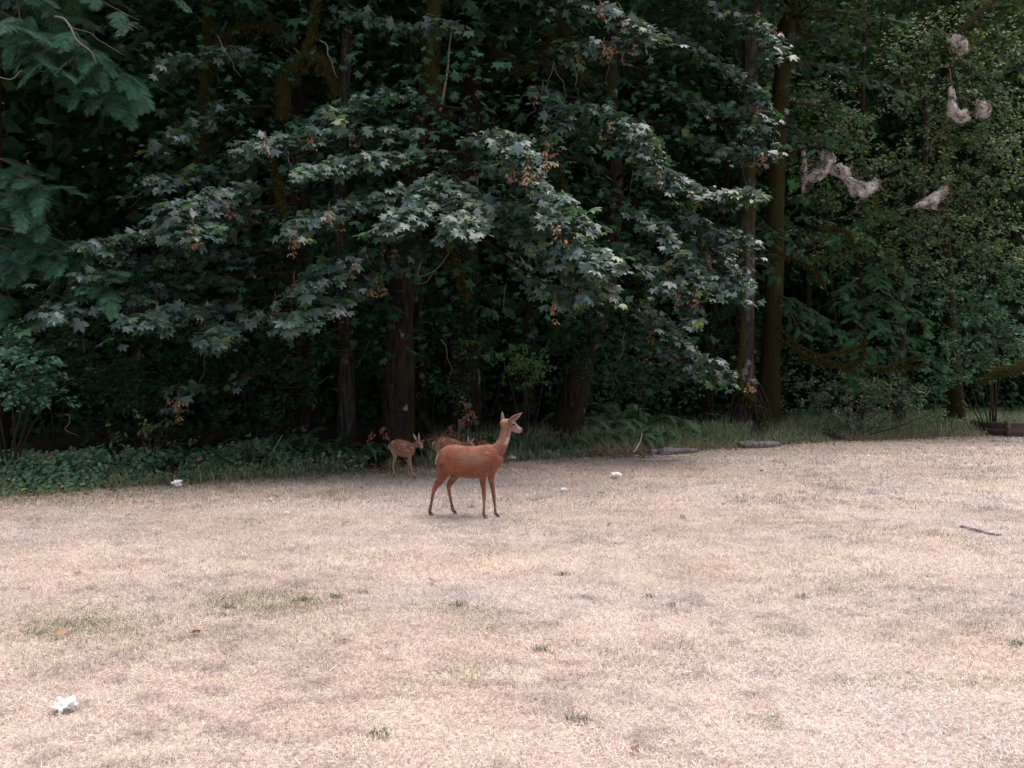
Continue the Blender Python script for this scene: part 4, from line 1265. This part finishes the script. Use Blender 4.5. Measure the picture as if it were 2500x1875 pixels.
    for e in (-1, 1):
        dd = np.linalg.norm(V - H(.076, e * .055, .012), axis=1)
        mixc((.48, .38, .31), (1 - sstep(.024, .034, dd)) * .45)
        mixc((.03, .02, .016), (1 - sstep(.017, .023, dd)))
        mixc((.12, .07, .05), (1 - sstep(.008, .014, np.linalg.norm(V - H(.110, e * .038, -.012), axis=1))) * .8)
    tl = (x < -.355) & (z < .72) & (z > .54) & (lt > -.045)
    mixc((.06, .035, .028), (tl & (z < .61)) * .85)
    extra = []
    for (b_, t_, f_, w_) in [(H(.012, -.046, .045), H(.145, -.135, .155), (.25, -.85, -.1), .062), (H(-.028, .042, .040), H(-.02, .065, .162), (.55, -.45, .1), .05)]:
        v, f, inner = ear_geo(b_, t_, f_, w_, .55)
        c = np.where(inner[:, None], np.array([.29, .215, .185]), np.array([.19, .115, .082]))
        nu, nv = 11, 9
        jj = np.tile(np.tile(np.arange(nv), nu), 2); ii_ = np.tile(np.repeat(np.arange(nu), nv), 2)
        c = np.where(((inner) & (np.abs(jj - 4) < 2) & (ii_ < 8))[:, None], np.array([.13, .085, .072]), c)
        c = np.where(((ii_ == nu - 1) | (jj == 0) | (jj == nv - 1))[:, None], c * .7, c)
        extra.append((v, f, c))
    for e in (-1, 1):
        v, f = ball(H(.077, e * .0505, .013), .0145, 8); extra.append((v, f, (.002, .0015, .0015)))
    for x_, off in [(-.455, -.085), (-.17, .085), (.205, -.085), (.342, .075)]:
        for v, f in hoof(x_, x_ * math.tan(th) + off, 0, (1, math.tan(th)), 1.0): extra.append((v, f, (.018, .013, .012)))
    X0, Y0 = (1141.8 - 1250) / FPX * 9.44, 9.44
    return finish_deer('doe', V, F, C, extra, (X0, Y0, float(gz(X0, Y0)) - .016), 'grown reddish brown doe standing side-on with raised head and wide ears', h0)
build_doe()

def build_fawn(name, label, pxY, yaw_deg, body, neck, head_at, head_dir, head_scale, ears, legs, seed, spots=46):
    th = math.radians(yaw_deg); cs, sn = math.cos(th), math.sin(th); lat = np.array([-sn, cs, 0.]); tn = math.tan(th)
    ax = lambda x, z: np.array([x, x * tn, z])
    parts = [loft([(ax(x, (zt + zb) / 2), w, (zt - zb) / 2) for x, zt, zb, w in body], lat, 22)]
    parts.append(loft([(np.array([x, x * tn + dy, z]), w, h) for x, dy, z, w, h in neck], lat, 16))
    h0 = np.array([head_at[0], head_at[0] * tn + head_at[1], head_at[2]])
    hd = norm(np.array(head_dir, float)); hl = norm(np.cross([0, 0, 1.], hd)); hu = np.cross(hd, hl); s = head_scale
    H = lambda f, l, u: h0 + (hd * f + hl * l + hu * u) * s
    parts.append(loft([(H(-.04, 0, 0), .036 * s, .038 * s), (H(0, 0, .006), .048 * s, .050 * s), (H(.04, 0, .004), .046 * s, .048 * s), (H(.075, 0, -.006), .034 * s, .038 * s), (H(.105, 0, -.014), .025 * s, .028 * s), (H(.13, 0, -.018), .021 * s, .022 * s), (H(.142, 0, -.02), .015 * s, .016 * s)], hl, 16))
    for pts, off in legs:
        parts.append(loft([(np.array([x, x * tn + off, z]), ry, rx) for x, z, rx, ry in pts], np.array([0, 1., 0]), 12))
    x0 = body[0][0]; z0 = body[0][1]
    parts.append(loft([(ax(x0 + .01, z0 - .01), .016, .018), (ax(x0 - .02, z0 - .05), .014, .012), (ax(x0 - .025, z0 - .11), .005, .005)], lat, 8))
    V, F = remesh(parts, .0075, 4)
    x, y, z = V[:, 0], V[:, 1], V[:, 2]
    C = np.tile(np.array([.20, .082, .045]), (len(V), 1))
    def mixc(col, w):
        nonlocal C
        C = C * (1 - w[:, None]) + np.asarray(col) * w[:, None]
    lt = (V - np.stack([x, x * tn, z], -1)) @ lat
    bz = np.interp(x, [b[0] for b in body], [b[2] for b in body]); tz = np.interp(x, [b[0] for b in body], [b[1] for b in body])
    inb = (x > body[0][0]) & (x < body[-1][0])
    rel = (z - bz) / (tz - bz)
    mixc((.28, .19, .145), (1 - sstep(.15, .45, rel)) * inb * .7)
    mixc((.20, .09, .055), sstep(.85, 1.0, rel) * inb * .5)
    mixc((.34, .21, .15), (1 - sstep(.28, .36, z)) * .6)
    mixc((.12, .06, .045), (1 - sstep(.035, .06, z)) * .7)
    r = np.random.default_rng(seed)
    for i in range(int(spots * .75)):
        for e in (-1, 1):
            u = r.uniform(-.0, 1); xx = body[1][0] + (body[-2][0] - body[1][0]) * u
            rr = r.choice([.88, .74, .60, .46]) + r.normal(0, .035)
            zz = np.interp(xx, [b[0] for b in body], [b[2] + (b[1] - b[2]) * rr for b in body])
            d2 = np.hypot(x - xx, (z - zz) * 1.1)
            sr = r.uniform(.6, 1.25)
            mixc((.48, .35, .27), (1 - sstep(.005 * sr, .012 * sr, d2)) * (np.sign(lt) == e) * .8)
    mixc((.60, .54, .50), ((x < body[0][0] + .028) & (z < body[0][1] - .01) & (z > body[0][1] - .17) & (np.abs(lt) < .04)) * .75)
    hf = (V - h0) @ hd / s; hz = (V - h0) @ hu / s; near = np.linalg.norm(V - H(.05, 0, 0), axis=1) < .125 * s
    mixc((.27, .165, .12), near * sstep(-.03, .03, hf) * .7)
    mixc((.24, .19, .17), near * sstep(.06, .10, hf) * .8)
    mixc((.02, .014, .013), near * sstep(.120, .127, hf))
    mixc((.45, .36, .31), near * (hf > .02) * (1 - sstep(-.05, -.03, hz)) * .7)
    extra = []
    for b_, t_, f_, w_ in ears:
        bb = np.array([b_[0], b_[0] * tn + b_[1], b_[2]]); tt = np.array([t_[0], t_[0] * tn + t_[1], t_[2]])
        v, f, inner = ear_geo(bb, tt, f_, w_, .5)
        extra.append((v, f, np.where(inner[:, None], np.array([.31, .235, .205]), np.array([.22, .14, .10]))))
    for e in (-1, 1):
        v, f = ball(H(.045, e * .043, .012), .0115 * s, 8); extra.append((v, f, (.006, .004, .004)))
    for pts, off in legs:
        xx = pts[-1][0]
        for v, f in hoof(xx + .003, xx * tn + off, 0, (1, tn), .68): extra.append((v, f, (.02, .015, .013)))
    px, Y = pxY
    X0 = (px - 1250) / FPX * Y
    return finish_deer(name, V, F, C, extra, (X0, Y, float(gz(X0, Y)) - .012), label, h0, .013, 12000)

hindA = [(-.135, .54, .072, .042), (-.135, .46, .062, .042), (-.118, .37, .038, .030), (-.135, .28, .026, .020), (-.150, .215, .020, .016), (-.146, .14, .0135, .0115), (-.141, .065, .0145, .013), (-.136, .03, .0115, .0125)]
hindB = [(a - .012, z, p, q) for a, z, p, q in hindA]
foreA = [(.125, .49, .052, .034), (.112, .40, .040, .032), (.102, .30, .025, .022), (.101, .19, .0165, .016), (.098, .11, .0108, .0108), (.092, .05, .0138, .013), (.093, .028, .011, .0125)]
foreB = [(.150, .49, .050, .034), (.140, .40, .038, .032), (.142, .30, .025, .022), (.165, .19, .0165, .016), (.186, .11, .0108, .0108), (.206, .05, .0138, .013), (.212, .028, .011, .0125)]
build_fawn('fawn', 'spotted fawn standing in the open in front of the dark ferns', (982, 13.34), -20,
           [(-.215, .575, .50, .03), (-.195, .615, .46, .065), (-.145, .642, .41, .088), (-.07, .648, .375, .098), (.02, .632, .348, .102), (.09, .615, .338, .098), (.15, .595, .355, .082), (.19, .555, .385, .058), (.21, .52, .42, .035)],
           [(.13, 0, .52, .058, .075), (.18, 0, .535, .046, .058), (.225, 0, .555, .038, .047), (.262, 0, .578, .036, .042)],
           (.275, 0, .588), (.72, -.42, -.62), 1.0,
           [((.252, .025, .622), (.180, .04, .750), (.5, -.8, .25), .034), ((.295, -.02, .628), (.290, -.02, .768), (.6, -.75, .1), .032)],
           [(hindA, -.055), (hindB, .055), (foreA, .045), (foreB, -.05)], 3)
build_fawn('fawn', 'second spotted fawn mostly hidden behind the doe, its back and ears showing', (1094, 13.6), -8,
           [(-.245, .60, .52, .03), (-.225, .635, .46, .065), (-.17, .665, .41, .088), (-.09, .675, .375, .100), (.01, .662, .348, .104), (.10, .635, .338, .100), (.18, .605, .355, .085), (.235, .57, .385, .060), (.26, .53, .42, .035)],
           [(.18, 0, .53, .058, .075), (.25, 0, .535, .046, .058), (.30, 0, .545, .038, .047), (.345, 0, .555, .036, .042)],
           (.36, 0, .56), (.75, -.45, -.35), 1.0,
           [((.335, .025, .59), (.345, .05, .70), (.4, -.8, .2), .032), ((.385, -.02, .59), (.455, -.03, .665), (.4, -.8, .1), .030)],
           [([(a - .03, z, p, q) for a, z, p, q in hindA], -.055), ([(a + .01, z, p, q) for a, z, p, q in hindA], .055), ([(a + .06, z, p, q) for a, z, p, q in foreA], -.045), ([(a + .08, z, p, q) for a, z, p, q in foreA], .05)], 8, 60)

# ------------------------------------------------------------------ logs, sticks, stakes, box
def log_mat(name, a, b_, c_, moss):
    return bark_mat(name, a, b_, c_, moss, .60, 1.6)
M_LOG_GREY = log_mat('weathered_log', (.10, .085, .085), (.22, .19, .19), (.36, .32, .32), 0.0)
M_LOG_MOSS = log_mat('mossy_log', (.05, .035, .02), (.12, .09, .05), (.2, .16, .1), .9)
M_STICK = attr_mat('stick', .85, .2)
def on_ground(px, py):
    Y = 3041.0 / (py - 937.5)
    x = (px - 1250) / FPX * Y
    return np.array([x, Y, float(gz(x, Y))])
def stick(name, label, pix, r, col, lift=None, cat='stick', mat=None, group=None, rough=.15):
    pts = [on_ground(px, py) + [0, 0, r * .8 + (lift[i] if lift else 0)] for i, (px, py) in enumerate(pix)]
    V, F = tube(pts, [r * .8, r, r * .85, r * .55], 20, 9, rough, int(pix[0][0]))
    b = Bag(); b.add(V, F, col)
    return tag(obj(name, b.mesh(name, True), mat or M_STICK), label, cat, group)
stick('fallen_log', 'weathered grey log lying along the weeds behind the doe', [(1585, 1112), (1640, 1109), (1702, 1106)], .085, (.2, .2, .2), cat='log', mat=M_LOG_GREY)
stick('fallen_log', 'short crumbling grey log with a dark hollow end at the weeds', [(1805, 1094), (1850, 1094), (1900, 1091)], .10, (.2, .2, .2), cat='log', mat=M_LOG_GREY, rough=.25)
stick('fallen_log', 'mossy yellow-green log half sunk in the ivy bank', [(372, 1163), (440, 1160), (515, 1156)], .085, (.2, .2, .2), cat='log', mat=M_LOG_MOSS)
stick('fallen_stick', 'straight pale stick lying in front of the grey log', [(1575, 1118), (1610, 1117), (1650, 1114)], .022, (.42, .36, .31))
stick('fallen_stick', 'pale stick curving up out of the brush pile', [(1490, 1118), (1540, 1113), (1560, 1110), (1568, 1109)], .02, (.36, .31, .28), [0, .02, .22, .45])
stick('fallen_stick', 'dark slender stick lying alone on the open lawn', [(2345, 1286), (2385, 1297), (2415, 1306), (2446, 1309)], .016, (.10, .08, .075))
stick('fallen_stick', 'thin dark stick lying on the grass in front of the logs', [(1555, 1127), (1610, 1127), (1670, 1124)], .012, (.14, .11, .10))
stick('fallen_stick', 'long thin grey stick lying flat between lawn and log', [(1585, 1164), (1660, 1165), (1700, 1163)], .008, (.25, .21, .2))
stick('fallen_stick', 'orange-brown stick at the foot of the ivy bank', [(5, 1188), (25, 1178), (45, 1172)], .03, (.34, .2, .13), [.05, .08, .12])
stick('fallen_stick', 'forked twig lying on the grass right of the doe', [(1300, 1222), (1318, 1218), (1330, 1210)], .006, (.16, .11, .1))
stick('fallen_stick', 'straight pale twig beside the front hooves of the doe', [(1222, 1240), (1234, 1235)], .006, (.5, .42, .35))
stick('arching_twig', 'dry twig arching up beside the fawn from the ivy', [(650, 1150), (665, 1146), (690, 1143)], .012, (.24, .18, .13), [0, .3, .62])
for k_, (px, py, hgt, lab) in enumerate([(2087, 1063, .58, 'thin pale stake standing in the weeds under the hemlock'), (2297, 1066, .36, 'short white stake standing near the wooden box'), (1787, 1060, .6, 'dry grass stalk standing by the buttressed roots')]):
    g = on_ground(px, py); V, F = tube([g, g + [.01, 0, hgt * .5], g + [.005, 0, hgt]], [.014, .012, .010], 8, 6); b = Bag(); b.add(V, F, (.5, .47, .42))
    tag(obj('stake', b.mesh('stake', True), M_STICK), lab, 'stake')

# dry brush pile (twigs and rusty leaves) by the log
c0 = on_ground(1500, 1120)
pile = thing('brush_pile', 'small pile of dry twigs and rusty leaves beside the grey log', 'brush', tuple(c0))
for i in range(22):
    a = rng.normal(0, .35); ln = rng.uniform(.2, .6)
    p = c0 + np.array([rng.normal(0, .38), rng.normal(0, .2), .02 + .10 * rng.random()])
    d = np.array([math.cos(a), math.sin(a) * .5, rng.normal(0, .12)])
    V, F = tube([p, p + d * ln * .5, p + d * ln + rng.normal(0, .03, 3)], [.010, .008, .004], 6, 5); b = Bag(); b.add(V, F, np.array([.2, .15, .12]) * rng.uniform(.5, 1.6))
    obj('twig', b.mesh('twig', True), M_STICK, pile)
k = 160
p = c0 + rng.normal(0, 1, (k, 3)) * [.42, .2, .05] + [0, 0, .07]
V, F = inst(*LEAF_OVAL, frames(rng.normal(0, 1, (k, 3)), rng.normal(0, 1, (k, 3)) + [0, 0, .6]), p, .07 * (.6 + .8 * rng.random(k)))
b = Bag(); b.add(V, F, jitter_col((.20, .085, .055), k, .5, .12))
o = obj('dead_leaves', b.mesh('dead_leaves'), M_DRYLEAF, pile); o['kind'] = 'stuff'

def wood_mat():
    m, nt, b, out = new_mat('old_timber')
    tc = N(nt, 'ShaderNodeTexCoord'); mp = N(nt, 'ShaderNodeMapping'); mp.inputs['Scale'].default_value = (3, 30, 30)
    nt.links.new(tc.outputs['Object'], mp.inputs[0])
    n1 = N(nt, 'ShaderNodeTexNoise', Scale=1.0, Detail=5.0); nt.links.new(mp.outputs[0], n1.inputs['Vector'])
    nt.links.new(ramp(nt, n1.outputs[0], [(.3, (.035, .020, .015)), (.7, (.10, .058, .045))]), b.inputs['Base Color'])
    b.inputs['Roughness'].default_value = .85
    bp = N(nt, 'ShaderNodeBump', Strength=.4, Distance=.01); nt.links.new(n1.outputs[0], bp.inputs['Height']); nt.links.new(bp.outputs[0], b.inputs['Normal'])
    return m
M_TIMBER = wood_mat()
def box_geo(c, s):
    c, s = np.array(c, float), np.array(s, float) / 2
    V = np.array([c + s * [a, b, d] for a in (-1, 1) for b in (-1, 1) for d in (-1, 1)])
    F = np.array([(0, 1, 3, 2), (4, 6, 7, 5), (0, 4, 5, 1), (2, 3, 7, 6), (0, 2, 6, 4), (1, 5, 7, 3)])
    return V, F
g = on_ground(2452, 1066)
wb = thing('timber_box', 'low dark brown timber box edge at the far corner of the lawn', 'planter', tuple(g))
for i in range(2):
    V, F = box_geo(g + [1.1, 0, .10 + i * .215], (2.2 - .03 * i, .09, .20)); b = Bag(); b.add(V, F); o = obj('plank', b.mesh('plank'), M_TIMBER, wb)
    m_ = o.modifiers.new('bevel', 'BEVEL'); m_.width = .012; m_.segments = 2
for dx in (.06, 2.14):
    V, F = box_geo(g + [dx, -.085, .225], (.11, .07, .47)); b = Bag(); b.add(V, F); obj('post', b.mesh('post'), M_TIMBER, wb)
for i in range(2):
    V, F = box_geo(g + [.01, .9, .10 + i * .215], (.085, 1.7, .20)); b = Bag(); b.add(V, F); obj('plank', b.mesh('plank'), M_TIMBER, wb)

# ------------------------------------------------------------------ silk nests in the alder
def silk_mat():
    m, nt, b, out = new_mat('silk_web')
    tc = N(nt, 'ShaderNodeTexCoord')
    n1 = N(nt, 'ShaderNodeTexNoise', Scale=4.5, Detail=4.0, Roughness=.55); nt.links.new(tc.outputs['Object'], n1.inputs['Vector'])
    nt.links.new(ramp(nt, n1.outputs[0], [(.36, (.36, .33, .33)), (.56, (.55, .50, .49)), (.7, (.70, .62, .60))]), b.inputs['Base Color'])
    b.inputs['Roughness'].default_value = .8
    t = nt.nodes.new('ShaderNodeBsdfTransparent')
    mx = nt.nodes.new('ShaderNodeMixShader')
    f = ramp(nt, n1.outputs[0], [(.42, (.0, .0, .0)), (.66, (.50, .50, .50))])
    nt.links.new(f, mx.inputs[0]); nt.links.new(t.outputs[0], mx.inputs[1]); nt.links.new(b.outputs[0], mx.inputs[2])
    nt.links.new(mx.outputs[0], out.inputs[0])
    return m
M_SILK = silk_mat()
def nest(pix, R, Y, label, seed):
    """silk sheet stretched along a twig, ragged and thin, with dead leaves caught in it"""
    pts = pl(pix, Y)
    b = Bag()
    for q in range(3):                               # several overlapping torn sheets
        r_ = np.random.default_rng(seed * 10 + q)
        V, F = tube([p + r_.normal(0, R[1] * .28, 3) for p in pts], [r * r_.uniform(.7, 1.35) for r in R], 22, 12, .4, seed + q)
        b.add(V, F)
    root = thing('silk_nest', label, 'web nest', tuple(pts[0]))
    o = obj('web', b.mesh('web', True), M_SILK, root)
    L = catmull(pts, 30); t0, t1 = norm(L[0] - L[4]), norm(L[-1] - L[-5])
    d = Bag(); V, F = tube([L[0] + t0 * .5 + [0, .1, .1], L[0], L[15], L[-1], L[-1] + t1 * .35 + [0, .1, .05]], [.016, .014, .012, .008, .004], 20, 5, .1); d.add(V, F, (.10, .085, .075))
    obj('twig', d.mesh('twig', True), M_TWIG, root)
    k = 34
    p = L[rng.integers(0, 30, k)] + rng.normal(0, R[1] * .7, (k, 3))
    d = Bag(); V, F = inst(*LEAF_OVAL, frames(rng.normal(0, 1, (k, 3)), rng.normal(0, 1, (k, 3))), p, .085 * (.5 + rng.random(k)))
    d.add(V, F, jitter_col((.22, .15, .115), k, .4, .1))
    o = obj('dead_leaves', d.mesh('dead_leaves'), M_DRYLEAF, root); o['kind'] = 'stuff'
nest([(2012, 375), (2018, 395), (2000, 425), (1968, 440)], [.10, .17, .15, .06], 22.6, 'curved pale silk nest hooked round the twig nearest the twin trunks', 1)
nest([(1962, 370), (1964, 420), (1962, 470)], [.05, .06, .05], 22.7, 'thin upright strand of silk web beside the rusty trunk', 2)
nest([(2020, 412), (2050, 418), (2072, 418)], [.05, .13, .05], 22.6, 'small bright silk nest between the hooked and the sagging nests', 3)
nest([(2055, 430), (2085, 455), (2110, 465), (2148, 448)], [.05, .15, .19, .09], 22.5, 'sagging pale silk nest dotted with brown leaves', 4)
nest([(2235, 505), (2270, 490), (2298, 470), (2308, 458)], [.05, .14, .13, .03], 22.6, 'long slanting silk nest below the dim mossy trunk', 5)
nest([(2325, 95), (2345, 110), (2350, 130)], [.08, .16, .10], 22.8, 'high round silk nest in the tall alder', 6)
nest([(2325, 215), (2330, 270), (2350, 285), (2365, 280)], [.05, .13, .14, .06], 22.8, 'drooping grey silk nest in the middle of the tall alder', 7)
nest([(2385, 260), (2400, 270), (2412, 280)], [.08, .16, .08], 22.9, 'faint roundish silk nest among pale leaves of the tall alder', 8)

# ------------------------------------------------------------------ small things on the lawn
def paper_mat():
    m, nt, b, out = new_mat('white_scrap')
    b.inputs['Base Color'].default_value = (.82, .81, .78, 1); b.inputs['Roughness'].default_value = .7
    b.inputs['Subsurface Weight'].default_value = .1
    return m
M_WHITE = paper_mat()
def scrap(px, py, w, h, label, seed, group=None):
    g = on_ground(px, py); r = np.random.default_rng(seed)
    n = 26; V, F = ball((0, 0, 0), 1, n)
    d = norm(V)
    k = 1 + .30 * np.sin(d @ r.normal(0, 3, 3) + r.random() * 6) + .22 * np.sin(d @ r.normal(0, 6, 3)) + .14 * np.sin(d @ r.normal(0, 11, 3))
    V = V * k[:, None] * np.array([w / 2, w * .38, h / 2]); V[:, 2] -= V[:, 2].min()
    b = Bag(); b.add(V + g + [0, 0, .006], F)
    return tag(obj('white_scrap', b.mesh('white_scrap', True), M_WHITE), label, 'scrap', group)
scrap(152, 1742, .10, .055, 'large lumpy white scrap alone on the open dry grass', 1)
scrap(1501, 1168, .15, .085, 'lumpy white scrap on the shaded grass in front of the logs', 2)
scrap(1376, 1199, .09, .04, 'small white scrap on the grass between doe and lumpy scrap', 3)
scrap(432, 1190, .13, .09, 'pinkish white scrap on the grass below the mossy log', 4)
for i, (px, py, w) in enumerate([(660, 1222, .05), (668, 1228, .04), (1680, 1639, .03), (700, 1255, .05), (2120, 1117, .07), (2065, 1116, .07), (1530, 1172, .04), (1365, 1145, .05), (2170, 1114, .05)]):
    scrap(px, py, w, w * .45, 'tiny white crumb among the straw', 10 + i, 'tiny white crumbs on the lawn')
scrap(1248, 1124, .16, .07, 'torn white heap by the brush just right of the doe', 30)

def dry_leaf_mesh(col, k):
    V, F = LEAF_STAR; V = V.copy(); r = np.random.default_rng(k)
    V[:, 2] += .18 * np.sin(V[:, 0] * 4 + k) + .15 * np.cos(V[:, 1] * 4 + k); V[:, 2] -= V[:, 2].min()
    me = mesh_np('fallen_leaf', V, F, np.tile(np.array(col), (len(V), 1))); me.materials.append(M_DRYLEAF); return me
DL = [dry_leaf_mesh(c, i) for i, c in enumerate([(.26, .12, .07), (.34, .2, .12), (.20, .10, .06), (.42, .28, .17)])]
for px, py in [(480, 1560), (470, 1183), (500, 1205), (55, 1228), (840, 1280), (1890, 1130), (1895, 1148), (1858, 1152), (2190, 1137), (2230, 1120), (1960, 1120), (1990, 1105), (315, 1260), (160, 1206), (225, 1203), (1665, 1263), (1770, 1235), (1250, 1400), (195, 1408), (1050, 1430), (540, 1195), (770, 1185), (880, 1195), (1480, 1150), (1545, 1150), (2085, 1222), (1500, 1330), (150, 1562), (1545, 1840), (1620, 1140), (1740, 1140), (2280, 1130), (2040, 1130), (1400, 1160)]:
    o = bpy.data.objects.new('fallen_leaf', DL[rng.integers(4)])
    g = on_ground(px, py); o.location = g + [0, 0, .012]; s = rng.uniform(.035, .07); o.scale = (s, s, s); o.rotation_euler = (rng.normal(0, .2), rng.normal(0, .2), rng.random() * 6.28)
    COL.objects.link(o); tag(o, 'curled brown leaf fallen on the dry grass', 'leaf', 'fallen leaves on the lawn')
o = bpy.data.objects.new('fallen_leaf', mesh_np('dark_leaf', DL[0].vertices and LEAF_STAR[0] + [0, 0, .25], LEAF_STAR[1], np.tile((.10, .10, .03), (len(LEAF_STAR[0]), 1)))); o.data.materials.append(M_DRYLEAF)
g = on_ground(848, 1578); o.location = g + [0, 0, .01]; o.scale = (.05, .05, .05); o.rotation_euler = (.3, .2, 1.9); COL.objects.link(o); tag(o, 'folded olive leaf standing out on the bare dry lawn', 'leaf')
o = o.copy(); COL.objects.link(o); o.location = on_ground(1490, 1280) + [0, 0, .01]; o.rotation_euler = (.2, -.3, .4); o['label'] = 'small dark olive leaf lying on the sunlit grass past the doe'

def tuft(px, py, n, spread, hgt, label, group=None, col=(.11, .165, .075)):
    g = on_ground(px, py)
    x = g[0] + rng.normal(0, spread, n); y = g[1] + rng.normal(0, spread * .7, n)
    V, F, C = blades(x, y, gz(x, y), hgt * (.5 + rng.random(n)), .006 + 0 * x, np.abs(rng.normal(.6, .35, n)), rng.random(n) * 6.28, jitter_col(col, n, .35, .12))
    b = Bag(); b.add(V, F, C)
    tag(obj('green_tuft', b.mesh('green_tuft'), M_WEED), label, 'grass tuft', group)
for px, py, s in [(1415, 1757, .035), (930, 1803, .03), (1120, 1485, .03), (1320, 1588, .03), (1640, 1473, .03), (1375, 1402, .03), (1585, 1452, .02), (2480, 1575, .03), (1955, 1455, .03), (1470, 1203, .03), (1150, 1240, .03), (740, 1470, .03), (820, 1462, .03), (560, 1490, .03), (880, 1450, .03)]:
    tuft(px, py, 60, s, .036, 'small green tuft in the straw-dry lawn', 'green tufts in the dry lawn')

# total size
